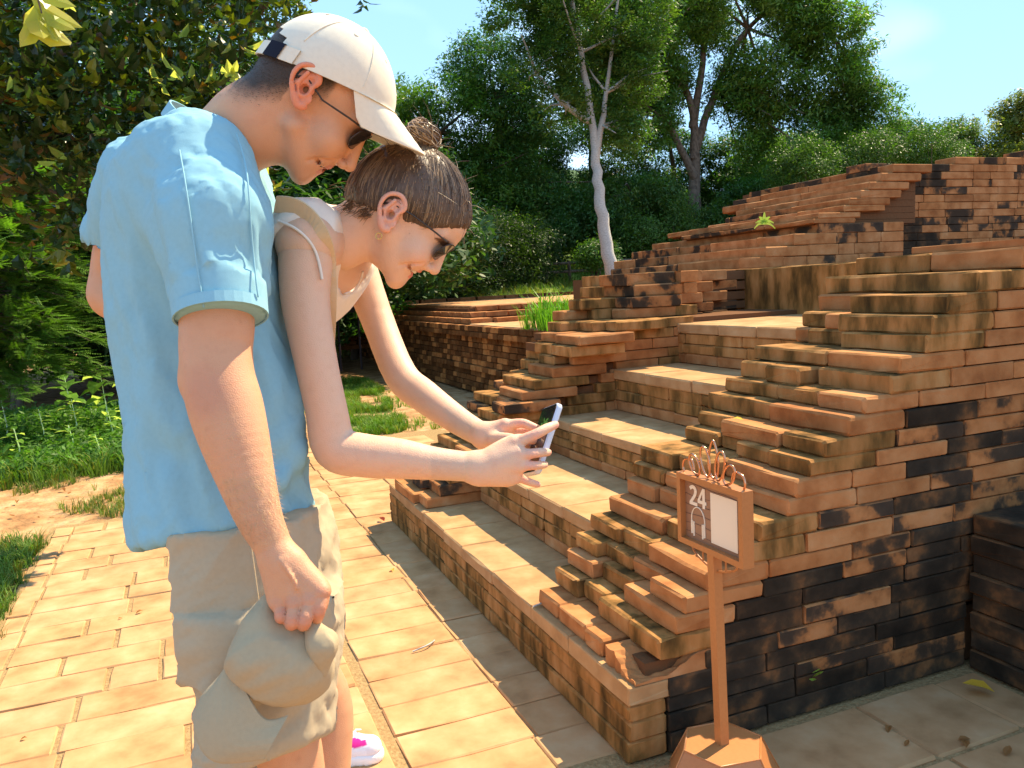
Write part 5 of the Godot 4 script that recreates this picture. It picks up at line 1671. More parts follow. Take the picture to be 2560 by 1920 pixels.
func worn_cap(root: Node3D, hd: Transform3D) -> void:
	var cap := group_part("cap", root)
	cap.transform = hd
	var rim := func(z: float) -> float: return 0.033 + 0.27 * z
	# crown: six panels, open in an arch at the back
	var b := Buf.new()
	var nu := 72
	var nv := 22
	var c0 := Vector3(0, 0.028, 0.001)
	var rr := Vector3(0.0905, 0.1165, 0.1165)
	for layer in 2:
		var k0 := b.v.size()
		for j in nv + 1:
			for i in nu + 1:
				var a := TAU * i / nu
				var t := float(j) / nv
				var el := lerpf(-0.35, PI / 2, t)
				var seam := absf(fposmod(a * 3.0 / PI + 0.5, 1.0) - 0.5)
				var puff := 1.0 - 0.010 * smoothstep(0.05, 0.0, seam) * cos(el) - (0.018 if layer else 0.0) + 0.006 * sin(a * 5.0 + el * 4.0) * cos(el)
				var p := c0 + Vector3(sin(a) * cos(el), sin(el), cos(a) * cos(el)) * rr * puff
				p.z += 0.006 * smoothstep(0.02, 0.1, p.z) * smoothstep(0.14, 0.06, p.y)
				p.y = maxf(p.y, rim.call(p.z))
				b.v.append(p)
		for j in nv:
			for i in nu:
				var q := k0 + j * (nu + 1) + i
				var p: Vector3 = b.v[q]
				var back := absf(wrapf(TAU * (i + 0.5) / nu - PI, -PI, PI))
				if back < 0.86 and p.y < 0.055 - 0.028 * back * back: continue
				b.i.append_array([q, q + 1, q + nu + 2, q, q + nu + 2, q + nu + 1] if layer else [q, q + nu + 2, q + 1, q, q + nu + 1, q + nu + 2])
	part("crown", am(b.v, b.i, smooth_normals(b.v, b.i)), M.cap, cap)
	# stitching lines along the seams, eyelets, button
	for s in 6:
		var a := PI / 3.0 * s
		var line := []
		for j in 14:
			var el := lerpf(0.28, PI / 2 - 0.06, j / 13.0)
			if s == 3 and j < 5: continue
			var p := c0 + Vector3(sin(a) * cos(el), sin(el), cos(a) * cos(el)) * rr * 0.9945
			p.z += 0.006 * smoothstep(0.02, 0.1, p.z) * smoothstep(0.14, 0.06, p.y)
			line.append(p)
		var sb := Buf.new()
		sb.tube(line, line.map(func(_p): return 0.0011), 5, false)
		part("seam", am(sb.v, sb.i, sb.n), M.cap, cap)
		var el2 := 0.95
		var ea := a + PI / 6.0
		var e := c0 + Vector3(sin(ea) * cos(el2), sin(el2), cos(ea) * cos(el2)) * rr
		var nn := (e - c0).normalized()
		var u := nn.cross(Vector3.UP).normalized()
		var v := nn.cross(u)
		var ring := []
		for q in 13: ring.append(e + (u * cos(TAU * q / 12) + v * sin(TAU * q / 12)) * 0.0032)
		var eb := Buf.new()
		eb.tube(ring, ring.map(func(_p): return 0.0009), 5, false)
		part("eyelet", am(eb.v, eb.i, eb.n), M.cap, cap)
	var bt := SphereMesh.new()
	bt.radius = 0.007
	bt.height = 0.007
	part("button", bt, M.cap, cap, Vector3(0, c0.y + rr.y, 0.001))
	# brim: bowed, its sides drooping
	part("brim", brim_mesh(0.0), M.cap, cap)
	# strap with its dark buckle across the back
	var sp := []
	var wd := []
	for q in 21:
		var a := PI + lerpf(-1.15, 1.15, q / 20.0)
		sp.append(Vector3(sin(a) * 0.0925, 0.044 + 0.27 * cos(a) * 0.118, cos(a) * 0.118))
		wd.append(Vector3(0, 0.0125, 0.0))
	part("strap", ribbon(sp, wd, 0.0014), M.cap, cap)
	sp = []
	wd = []
	for q in 7:
		var a := PI + lerpf(0.62, 0.92, q / 6.0)
		sp.append(Vector3(sin(a) * 0.0942, 0.044 + 0.27 * cos(a) * 0.118, cos(a) * 0.1202))
		wd.append(Vector3(0, 0.0135, 0.0))
	part("buckle", ribbon(sp, wd, 0.002), M.navy, cap)


func brim_mesh(bend: float) -> ArrayMesh:
	var b := Buf.new()
	var nu := 40
	var nv := 12
	for layer in 2:
		var k0 := b.v.size()
		for j in nv + 1:
			for i in nu + 1:
				var s := lerpf(-1.0, 1.0, float(i) / nu)
				var t := float(j) / nv
				var a := s * 1.12
				var root := Vector3(sin(a) * 0.0885, 0.0, cos(a) * 0.1175)
				root.y = 0.033 + 0.27 * root.z
				var reach := 0.082 * pow(cos(s * PI / 2), 0.55)
				var p := root + Vector3(s * 0.010, 0, 1.0).normalized() * reach * t
				p.y += -reach * t * (0.30 + bend) - (0.030 * s * s * t + 0.012 * t * t * s * s) * minf(1.0, reach / 0.03)
				p += Vector3(0, 0.0011 * sin(t * 44.0) * 0.25, 0)
				p.y += 0.0016 if layer == 0 else -0.0016
				b.v.append(p)
		for j in nv:
			for i in nu:
				var q := k0 + j * (nu + 1) + i
				b.i.append_array([q, q + 1, q + nu + 2, q, q + nu + 2, q + nu + 1] if layer == 0 else [q, q + nu + 2, q + 1, q, q + nu + 1, q + nu + 2])
	var n := (nu + 1) * (nv + 1)
	for i in nu:
		var q := nv * (nu + 1) + i
		b.i.append_array([q, q + 1, q + n + 1, q, q + n + 1, q + n])
	return am(b.v, b.i, smooth_normals(b.v, b.i))


func held_cap() -> void:
	var at := Vector3(0.0886, 0.7608, -1.1988)
	var t := thing("baseball_cap", "khaki cap held upside down by its strap in the hand beside the shorts", "cap", at)
	# crown hanging open, crushed where the hand closes on it
	var b := Buf.new()
	var f := field_for([Vector3(0.0201, 0.8464, -1.2369), Vector3(0.1527, 0.6871, -1.1640), Vector3(0.0553, 0.8106, -1.1534), Vector3(0.0620, 0.7529, -1.2950)], 0.05, 0.006)
	f.blob(Transform3D(Basis(TOWARDS, -0.55), Vector3(0.0903, 0.7439, -1.2014)), Vector3(0.078, 0.058, 0.045), 0.03)
	f.capsule(Vector3(0.0560, 0.7626, -1.2120), Vector3(0.0687, 0.8067, -1.2180), 0.034, 0.022, 0.03)
	f.capsule(Vector3(0.0687, 0.8067, -1.2180), Vector3(0.0813, 0.8365, -1.2222), 0.022, 0.012, 0.02)
	f.capsule(Vector3(0.1206, 0.7532, -1.1851), Vector3(0.1115, 0.7955, -1.1996), 0.03, 0.014, 0.03)
	f.net(b, func(_p): return Color(1, 1, 1))
	drape(b, RIGHT + Vector3(0, 0.8, 0), 0.004, 16.0, 4.0, 22)
	for q in b.v.size(): b.v[q] -= at
	part("crown", flesh(b), M.held_cap, t)
	# loose flap of the strap at the right
	b = Buf.new()
	f = field_for([Vector3(0.1362, 0.8204, -1.1767), Vector3(0.1429, 0.7286, -1.1731)], 0.05, 0.005)
	f.capsule(Vector3(0.1341, 0.8089, -1.1761), Vector3(0.1446, 0.7802, -1.1660), 0.010, 0.020, 0.02)
	f.capsule(Vector3(0.1446, 0.7802, -1.1660), Vector3(0.1418, 0.7367, -1.1692), 0.020, 0.010, 0.02)
	f.net(b, func(_p): return Color(1, 1, 1))
	drape(b, Vector3(0, 1, 0), 0.003, 20.0, 3.0, 5)
	for q in b.v.size(): b.v[q] -= at
	part("strap", flesh(b), M.held_cap, t)
	# brim below, its stitched rows in arcs
	var rows := []
	var bb := Buf.new()
	var nu := 24
	var nv := 16
	var root_pts := smooth_line([Vector3(0.0339, 0.7793, -1.2283), Vector3(0.0308, 0.7451, -1.2089), Vector3(0.0411, 0.7112, -1.1843), Vector3(0.0598, 0.6816, -1.1731), Vector3(0.0903, 0.6806, -1.1717)], 6)
	var tip_pts := smooth_line([Vector3(0.0106, 0.7328, -1.2479), Vector3(-0.0257, 0.7034, -1.2423), Vector3(-0.0378, 0.6646, -1.2205), Vector3(-0.0148, 0.6284, -1.1905), Vector3(0.0516, 0.6276, -1.1640)], 6)
	for layer in 2:
		for j in nv + 1:
			for i in nu + 1:
				var u := float(j) / nv
				var p: Vector3 = root_pts[i].lerp(tip_pts[i], u)
				p += TOWARDS * (0.012 * sin(u * PI) + 0.0007 * sin(u * TAU * 9.0) * smoothstep(0.0, 0.2, u) - (0.0035 if layer else 0.0))
				bb.v.append(p - at)
	var n := (nu + 1) * (nv + 1)
	for layer in 2:
		for j in nv:
			for i in nu:
				var q := layer * n + j * (nu + 1) + i
				bb.i.append_array([q, q + nu + 2, q + 1, q, q + nu + 1, q + nu + 2] if layer == 0 else [q, q + 1, q + nu + 2, q, q + nu + 2, q + nu + 1])
	for i in nu:
		var q := nv * (nu + 1) + i
		bb.i.append_array([q, q + n, q + n + 1, q, q + n + 1, q + 1])
	part("brim", am(bb.v, bb.i, smooth_normals(bb.v, bb.i)), M.held_cap, t)


func woman() -> void:
	var root := thing("person", "person with a hair bun and cream tank top leaning forward, photographing with a phone", "person", Vector3(0.62, 0, -2.3))
	var at := root.position
	var shift := func(b: Buf) -> Buf:
		for q in b.v.size(): b.v[q] -= at
		return b
	var hd: Transform3D = Transform3D(Basis(Vector3(0.2965, 0.0049, -0.9550), Vector3(0.6632, 0.7185, 0.2096), Vector3(0.6872, -0.6955, 0.2098)), Vector3(0.3938, 1.4115, -1.5282))
	var inv := hd.affine_inverse()
	var skin := Color(0.70, 0.43, 0.29)
	var pink := Color(0.68, 0.30, 0.22)
	var face := func(p: Vector3) -> Color:
		var q := inv * p
		if q.y < -0.040 and q.y > -0.066 and absf(q.x) < 0.024 and q.z > 0.066: return Color(0.62, 0.22, 0.17)
		if q.y > 0.020 and q.y < 0.033 and q.z > 0.07 and absf(absf(q.x) - 0.033) < 0.02: return Color(0.16, 0.085, 0.05)
		return skin.lerp(pink, 0.35 * smoothstep(0.035, 0.005, (Vector3(absf(q.x), q.y, q.z) - Vector3(0.045, -0.025, 0.07)).length()))
	var b := Buf.new()
	var f := head_field(hd, true, Vector3(0.2901, 1.3886, -1.6323), 0.050)
	f.net(b, face)
	for s in [-1, 1]: ear(b, hd, s, func(_p): return skin.lerp(pink, 0.6))
	var one := func(_p: Vector3) -> Color: return skin
	# trunk, leaning well forward; most of it is behind the man
	var chest := Vector3(0.2448, 1.3390, -1.6656)
	var axis := (Vector3(0.0793, 1.1200, -1.9851) - Vector3(0.2981, 1.3976, -1.6519)).normalized()
	var nrm := axis.cross(TOWARDS).normalized()
	if nrm.y > 0: nrm = -nrm
	var tb := Basis(axis, nrm, axis.cross(nrm))
	var blobs := [[Transform3D(tb, chest + axis * 0.03), Vector3(0.17, 0.098, 0.165)], [Transform3D(tb, chest + axis * 0.25), Vector3(0.19, 0.095, 0.14)], [Transform3D(tb, chest + axis * 0.42), Vector3(0.15, 0.11, 0.16)]]
	var sn := Vector3(0.2163, 1.3757, -1.4811)
	var sf := Vector3(0.3555, 1.3901, -1.8232)
	f = field_for([chest - axis * 0.2, chest + axis * 0.6, sn, sf, Vector3(0.2908, 1.3964, -1.6330)], 0.17, 0.010)
	for e in blobs: f.blob(e[0], e[1], 0.05)
	f.capsule(Vector3(0.2901, 1.3886, -1.6323), sn, 0.045, 0.056, 0.04)
	f.capsule(Vector3(0.2901, 1.3886, -1.6323), sf, 0.045, 0.052, 0.04)
	f.net(b, one)
	# near arm
	var en := Vector3(0.2234, 1.0235, -1.3955)
	var wn := Vector3(0.4444, 0.9772, -1.3018)
	f = field_for([sn, en, wn], 0.08, 0.0055)
	chain(f, [sn, Vector3(0.2023, 1.2826, -1.4586), Vector3(0.2054, 1.1865, -1.4288), Vector3(0.2149, 1.0908, -1.4074), en, Vector3(0.2640, 1.0082, -1.3742), Vector3(0.3230, 0.9992, -1.3474), Vector3(0.3790, 0.9880, -1.3237), wn], [0.050, 0.0425, 0.0370, 0.0355, 0.0385, 0.0375, 0.0345, 0.0280, 0.0245], 0.02)
	f.net(b, one)
	# far arm
	var ef := Vector3(0.4097, 1.1124, -1.6579)
	var wf := Vector3(0.5115, 1.0026, -1.4409)
	f = field_for([sf, ef, wf], 0.08, 0.0065)
	chain(f, [sf, Vector3(0.3900, 1.2326, -1.7569), ef, Vector3(0.4424, 1.0690, -1.6015), Vector3(0.4856, 1.0233, -1.5080), wf], [0.046, 0.0355, 0.0345, 0.0335, 0.0268, 0.0225], 0.02)
	f.net(b, one)
	# near hand: fingers spread along the phone
	var mc := [Vector3(0.5075, 1.0124, -1.2867), Vector3(0.5110, 0.9956, -1.2723), Vector3(0.5087, 0.9774, -1.2709), Vector3(0.5020, 0.9594, -1.2821)]
	var pi := [Vector3(0.5400, 1.0265, -1.2701), Vector3(0.5289, 0.9976, -1.2600), Vector3(0.5258, 0.9774, -1.2587), Vector3(0.5184, 0.9505, -1.2798)]
	var di := [Vector3(0.5640, 1.0345, -1.2724), Vector3(0.5533, 0.9946, -1.2716), Vector3(0.5487, 0.9729, -1.2707), Vector3(0.5345, 0.9420, -1.2832)]
	var ti := [Vector3(0.5855, 1.0380, -1.2806), Vector3(0.5735, 0.9890, -1.2900), Vector3(0.5663, 0.9677, -1.2901), Vector3(0.5496, 0.9355, -1.2872)]
	f = field_for(mc + pi + di + ti + [wn, Vector3(0.5596, 0.9698, -1.3310), Vector3(0.3930, 0.9855, -1.3233)], 0.03, 0.0028)
	chain(f, [Vector3(0.3230, 0.9992, -1.3474), Vector3(0.3790, 0.9880, -1.3237), wn, Vector3(0.4610, 0.9777, -1.2953)], [0.0343, 0.0279, 0.0245, 0.022], 0.01)
	for q in 4:
		f.capsule(wn, mc[q], 0.0205, 0.0118, 0.014)
		f.capsule(wn.lerp(mc[q], 0.5), mc[q], 0.0155, 0.0115, 0.012)
	f.capsule(Vector3(0.4516, 0.9652, -1.2974), Vector3(0.4908, 0.9562, -1.2916), 0.0165, 0.0145, 0.02)
	for q in 4: chain(f, [mc[q], pi[q], di[q], ti[q]], [0.0112 - 0.0006 * q, 0.0092 - 0.0006 * q, 0.0086 - 0.0006 * q, 0.0072 - 0.0005 * q], 0.005)
	# thumb behind, pressed on the phone's face
	chain(f, [Vector3(0.4771, 0.9890, -1.3228), Vector3(0.5224, 1.0058, -1.3395), Vector3(0.5529, 1.0066, -1.3437), Vector3(0.5700, 1.0037, -1.3398)], [0.0165, 0.0115, 0.0098, 0.0082], 0.01)
	f.net(b, func(p: Vector3) -> Color:
		var m := 1.0
		for e in mc + pi + ti: m = minf(m, p.distance_to(e))
		return skin.lerp(pink, 0.55 * smoothstep(0.02, 0.006, m)))
	# far hand: fingers curled, the tips on the phone's edge
	mc = [Vector3(0.5448, 1.0219, -1.4193), Vector3(0.5514, 1.0079, -1.4257), Vector3(0.5548, 0.9933, -1.4280), Vector3(0.5538, 0.9828, -1.4270)]
	pi = [Vector3(0.5719, 1.0256, -1.4036), Vector3(0.5815, 1.0070, -1.4191), Vector3(0.5804, 0.9896, -1.4227), Vector3(0.5751, 0.9777, -1.4233)]
	di = [Vector3(0.5855, 1.0203, -1.3921), Vector3(0.5948, 1.0040, -1.4080), Vector3(0.5924, 0.9867, -1.4122), Vector3(0.5858, 0.9765, -1.4135)]
	ti = [Vector3(0.5948, 1.0154, -1.3824), Vector3(0.6038, 1.0013, -1.3987), Vector3(0.6015, 0.9855, -1.4030), Vector3(0.5936, 0.9754, -1.4049)]
	f = field_for(mc + pi + di + ti + [wf, Vector3(0.5734, 0.9889, -1.3604), Vector3(0.4894, 1.0206, -1.4953)], 0.03, 0.003)
	chain(f, [Vector3(0.4424, 1.0690, -1.6015), Vector3(0.4856, 1.0233, -1.5080), wf, Vector3(0.5209, 1.0014, -1.4316)], [0.0333, 0.0267, 0.0225, 0.020], 0.01)
	for q in 4:
		f.capsule(wf, mc[q], 0.019, 0.0112, 0.014)
		f.capsule(wf.lerp(mc[q], 0.5), mc[q], 0.0155, 0.0112, 0.012)
		chain(f, [mc[q], pi[q], di[q], ti[q]], [0.0104, 0.0090, 0.0082, 0.0072], 0.004)
	chain(f, [Vector3(0.5184, 0.9988, -1.4106), Vector3(0.5392, 1.0032, -1.3758), Vector3(0.5554, 0.9930, -1.3627), Vector3(0.5679, 0.9885, -1.3626)], [0.015, 0.0105, 0.0092, 0.0078], 0.008)
	f.net(b, func(p: Vector3) -> Color:
		var m := 1.0
		for e in mc + pi + ti: m = minf(m, p.distance_to(e))
		return skin.lerp(pink, 0.6 * smoothstep(0.022, 0.006, m)))
	# legs
	for s in [[Vector3(0.1360, 0.8332, -2.1102), Vector3(0.1545, 0.4455, -2.1293), SHOE + Vector3(0, 0.09, 0)], [Vector3(0.0673, 0.8156, -2.2978), Vector3(0.0803, 0.3347, -2.3397), SHOE + Vector3(-0.16, 0.09, -0.12)]]:
		f = field_for([s[0], s[1], s[2]], 0.1, 0.012)
		chain(f, [s[0], s[1], s[1].lerp(s[2], 0.35), s[2]], [0.082, 0.055, 0.052, 0.034], 0.02)
		f.net(b, one)
	var trunk := b.v.duplicate()
	part("body", flesh(shift.call(b)), M.skin, root)
	# tank top
	b = Buf.new()
	f = field_for([chest - axis * 0.2, chest + axis * 0.6, sn, sf], 0.17, 0.0075)
	for e in blobs: f.blob(e[0], e[1] + Vector3.ONE * 0.007, 0.05)
	f.capsule(Vector3(0.2813, 1.3953, -1.6366), Vector3(0.2167, 1.3913, -1.5047), 0.052, 0.066, 0.04)
	f.capsule(Vector3(0.2901, 1.3886, -1.6323), Vector3(0.3415, 1.3967, -1.7646), 0.050, 0.055, 0.04)
	f.capsule(Vector3(0.3331, 1.3758, -1.5973), Vector3(0.3161, 1.3474, -1.6004), 0.078, 0.066, 0.012, true)
	f.capsule(Vector3(0.2929, 1.4196, -1.6351), Vector3(0.3779, 1.4053, -1.5778), 0.064, 0.09, 0.012, true)
	f.capsule(Vector3(0.1592, 1.3296, -1.2975), Vector3(0.1929, 1.3343, -1.5014), 0.062, 0.058, 0.008, true)
	f.capsule(Vector3(0.4057, 1.3525, -1.9610), Vector3(0.3598, 1.3641, -1.7965), 0.08, 0.066, 0.008, true)
	f.net(b, func(_p): return Color(1, 1, 1))
	drape(b, axis + Vector3(0, -0.4, 0), 0.006, 10.0, 4.0, 31)
	var worn := b.v.duplicate()
	part("tank_top", flesh(shift.call(b)), M.tank, root)
	worn.append_array(trunk)
	stitched("armhole_band", root, worn, at, [Vector3(0.1675, 1.4125, -1.4673), Vector3(0.1895, 1.4018, -1.4572), Vector3(0.2082, 1.3844, -1.4475), Vector3(0.2214, 1.3618, -1.4394), Vector3(0.2272, 1.3342, -1.4336), Vector3(0.2292, 1.3082, -1.4295)], 0.0028, M.tank)
	stitched("neck_band", root, worn, at, [Vector3(0.2799, 1.2828, -1.5145), Vector3(0.2975, 1.2891, -1.5083), Vector3(0.3107, 1.3066, -1.5053), Vector3(0.3156, 1.3224, -1.5053)], 0.0024, M.tank)
	b = Buf.new()
	var hip := chest + axis * 0.5
	f = field_for([hip, Vector3(0.1680, 0.6162, -2.1240), Vector3(0.0688, 0.8050, -2.3500)], 0.2, 0.012)
	f.blob(Transform3D(tb, hip), Vector3(0.15, 0.125, 0.175), 0.05)
	f.capsule(hip + TOWARDS * 0.08, Vector3(0.1400, 0.6949, -2.1235), 0.105, 0.10, 0.04)
	f.capsule(hip - TOWARDS * 0.08, Vector3(0.0839, 0.6426, -2.3125), 0.105, 0.10, 0.04)
	f.net(b, func(_p): return Color(1, 1, 1))
	part("shorts", flesh(shift.call(b)), M.cap, root)
	# bag strap over the near shoulder, hanging straight down in front
	var sp := smooth_line([Vector3(0.1795, 1.4512, -1.5758), Vector3(0.2100, 1.4495, -1.5635), Vector3(0.2387, 1.4275, -1.5493), Vector3(0.2550, 1.3974, -1.5390), Vector3(0.2605, 1.3532, -1.5312), Vector3(0.2445, 1.3013, -1.4550), Vector3(0.2431, 1.2452, -1.4809), Vector3(0.2410, 1.1790, -1.5167), Vector3(0.2342, 1.1031, -1.5422)], 4)
	for q in sp.size():
		if q < 17: sp[q] = on_skin(worn, sp[q], 0.004)
	for k in 6:
		for q in range(1, sp.size() - 1): sp[q] = (sp[q - 1] + sp[q] + sp[q + 1]) / 3.0
	for q in 20: sp[q] += TOWARDS * 0.004
	var wide := []
	for q in sp.size():
		var u := float(q) / (sp.size() - 1)
		wide.append((Vector3(0.1, 0.55, 0.5).normalized() * 0.017).lerp(RIGHT * 0.0140, smoothstep(0.15, 0.5, u)))
	part("bag_strap", ribbon(sp.map(func(p): return p - at), wide, 0.0016), M.strap, root)
	hair_of(root, hd, at)
	sunglasses(root, Transform3D(hd.basis, hd.origin - at), 0.026, 0.102)
	var teeth := Buf.new()
	var tpts := []
	for q in 9:
		var x := (q - 4) / 4.0
		tpts.append(hd * Vector3(0.021 * x, -0.0495, 0.083 - 0.012 * x * x) - at)
	teeth.tube(tpts, tpts.map(func(_p): return 0.0042), 6)
	part("teeth", am(teeth.v, teeth.i, teeth.n), M.teeth, root)
	var ring := []
	for q in 13: ring.append(hd * Vector3(-0.079, -0.043 + 0.0055 * cos(TAU * q / 12), -0.003 + 0.0055 * sin(TAU * q / 12)) - at)
	var eb := Buf.new()
	eb.tube(ring, ring.map(func(_p): return 0.0009), 6, false)
	part("earring", am(eb.v, eb.i, eb.n), M.gold, root)
	sneaker(root, at)


func hair_of(root: Node3D, hd: Transform3D, at: Vector3) -> void:
	# a close cap of hair under many combed strands that run up to the bun
	var base_m := mat(Color(0.085, 0.048, 0.026), 0.5, null, Vector3.ONE, null, 0.0, 0.5)
	var f := field_for([hd * Vector3(-0.1, 0.2, -0.14), hd * Vector3(0.1, 0.2, 0.14), hd * Vector3(0.1, -0.1, 0.14), hd * Vector3(-0.1, -0.1, -0.14)], 0.05, 0.006)
	var B := hd.basis
	f.blob(Transform3D(B, hd * Vector3(0, 0.046, -0.014)), Vector3(0.0805, 0.103, 0.105), 0.02)
	f.blob(Transform3D(B, hd * Vector3(0, 0.062, 0.044)), Vector3(0.063, 0.060, 0.064), 0.03)
	f.blob(Transform3D(B, hd * Vector3(0, 0.005, -0.058)), Vector3(0.060, 0.055, 0.052), 0.03)
	# hairline: the face, the ears and the nape stay bare
	f.plane(hd * Vector3(0, 0.073, 0.104), (B * Vector3(0, -0.727, 0.687)).normalized())
	f.plane(hd * Vector3(0, -0.030, -0.085), (B * Vector3(0, -0.93, 0.37)).normalized())
	for s in [-1, 1]:
		f.blob(Transform3D(B, hd * Vector3(0.085 * s, -0.008, -0.008)), Vector3(0.03, 0.031, 0.022), 0.006, true)
	var b := Buf.new()
	f.net(b, func(_p): return Color(1, 1, 1))
	drape(b, B * Vector3(0, 1, -0.7), 0.004, 26.0, 6.0, 41)
	var skull := b.v.duplicate()
	var sn := b.n.duplicate()
	for q in b.v.size(): b.v[q] -= at
	part("hair", flesh(b), base_m, root)
	var r := RandomNumberGenerator.new()
	r.seed = 17
	var bun := hd * Vector3(0, 0.152, -0.068)
	var lows := [Buf.new(), Buf.new(), Buf.new()]
	var q0 := 0
	var inv := hd.affine_inverse()
	while q0 < 3400:
		var i := r.randi() % skull.size()
		q0 += 1
		var p := skull[i]
		var lo := inv * p
		var off := lo - Vector3(0, 0.042, -0.012)
		if off.length() < 0.9 / (off.normalized() / Vector3(0.079, 0.104, 0.105)).length() or sn[i].dot(B * off.normalized()) < 0.55: continue
		var pts := []
		var rad := []
		var steps := 9
		var l := r.randf_range(0.35, 1.0)
		var lift := r.randf_range(0.003, 0.010) if r.randf() < 0.05 else 0.0
		var sway := r.randf_range(-0.012, 0.012)
		for s in steps:
			var u := l * s / (steps - 1.0)
			# along the skull towards the bun
			var w := lo.lerp(Vector3(0, 0.140, -0.062), u) + Vector3(0, -0.7, 0.7) * sway * sin(PI * u)
			var c := Vector3(0, 0.040, -0.010)
			var rr := lerpf(maxf((lo - c).length(), 0.085), 0.118, u)
			var dir := (w - c).normalized()
			var ell := 1.0 / (dir / Vector3(0.0825, 0.109, 0.108)).length()
			var out := maxf(lerpf((lo - c).length(), ell, clampf(u * 1.6, 0.0, 1.0)), ell if u > 0.5 else 0.0) + r.randf_range(0.0002, 0.0014)
			pts.append(hd * (c + dir * out) - at)
			rad.append(lerpf(0.0009, 0.0008, u))
		(lows[r.randi() % 3] as Buf).tube(pts, rad, 3, false)
	var tones := [Color(0.10, 0.055, 0.028), Color(0.19, 0.11, 0.055), Color(0.30, 0.185, 0.095)]
	for k in 3:
		var m := mat(tones[k], 0.42, null, Vector3.ONE, null, 0.0, 0.6)
		# the bun: coils of strands
		for s in 170:
			var pts := []
			var a0 := r.randf() * TAU
			var tilt := Basis(Vector3(r.randf_range(-1, 1), r.randf_range(-1, 1), r.randf_range(-1, 1)).normalized(), r.randf_range(0, 1.1))
			var big := r.randf_range(0.014, 0.037)
			for q in 12:
				var a := a0 + q * 0.36
				pts.append(bun + B * (tilt * Vector3(cos(a) * big, r.randf_range(-0.001, 0.001) + (0.037 - big) * 0.75 * (1 if s % 2 else -1), sin(a) * big * 0.9)) - at)
			(lows[k] as Buf).tube(pts, pts.map(func(_p): return 0.0014), 3, false)
		# loose ends and flyaways
		for s in 60:
			var i := r.randi() % skull.size()
			var p := skull[i]
			if s < 14: p = bun + Vector3(r.randf_range(-1, 1), r.randf_range(-1, 1), r.randf_range(-1, 1)).normalized() * 0.028
			var d := (sn[i] * 0.5 + Vector3(r.randf_range(-1, 1), r.randf_range(-0.6, 1), r.randf_range(-1, 1))).normalized()
			var e := (d + Vector3(r.randf_range(-1, 1), r.randf_range(-1, 0.5), r.randf_range(-1, 1))).normalized()
			var l := r.randf_range(0.012, 0.034)
			(lows[k] as Buf).tube([p - at, p + d * l * 0.4 - at, p + d * l * 0.7 + e * l * 0.3 - at, p + d * l * 0.8 + e * l * 0.8 - at], [0.0005, 0.0005, 0.0004, 0.0002], 3, false)
		var lb: Buf = lows[k]
		part("hair_strands", am(lb.v, lb.i, lb.n), m, root)
	# loose hair at the nape, along the forehead and before the ear
	var wisps := Buf.new()
	for e in [[Vector3(-0.060, -0.020, -0.050), Vector3(0, -0.9, -0.5), 60, 0.030], [Vector3(-0.045, -0.032, -0.075), Vector3(0, -1.0, -0.3), 60, 0.026]]:
		for q in e[2]:
			var p: Vector3 = hd * (e[0] + Vector3(r.randf_range(-0.004, 0.006), r.randf_range(-0.008, 0.008), r.randf_range(-0.014, 0.014)))
			var d: Vector3 = (B * (e[1] + Vector3(r.randf_range(-0.25, 0.25), r.randf_range(-0.3, 0.3), r.randf_range(-0.5, 0.5)))).normalized()
			var l: float = e[3] * r.randf_range(0.4, 1.0)
			wisps.tube([p - at, p + d * l * 0.5 - at, p + d * l + B * Vector3(0, 0, r.randf_range(-0.005, 0.005)) - at], [0.0006, 0.0005, 0.0002], 3, false)
	part("hair_wisps", am(wisps.v, wisps.i, wisps.n), mat(Color(0.14, 0.08, 0.042), 0.45), root)
	var bc := SphereMesh.new()
	bc.radius = 0.027
	bc.height = 0.052
	part("bun", bc, base_m, root, bun - at)


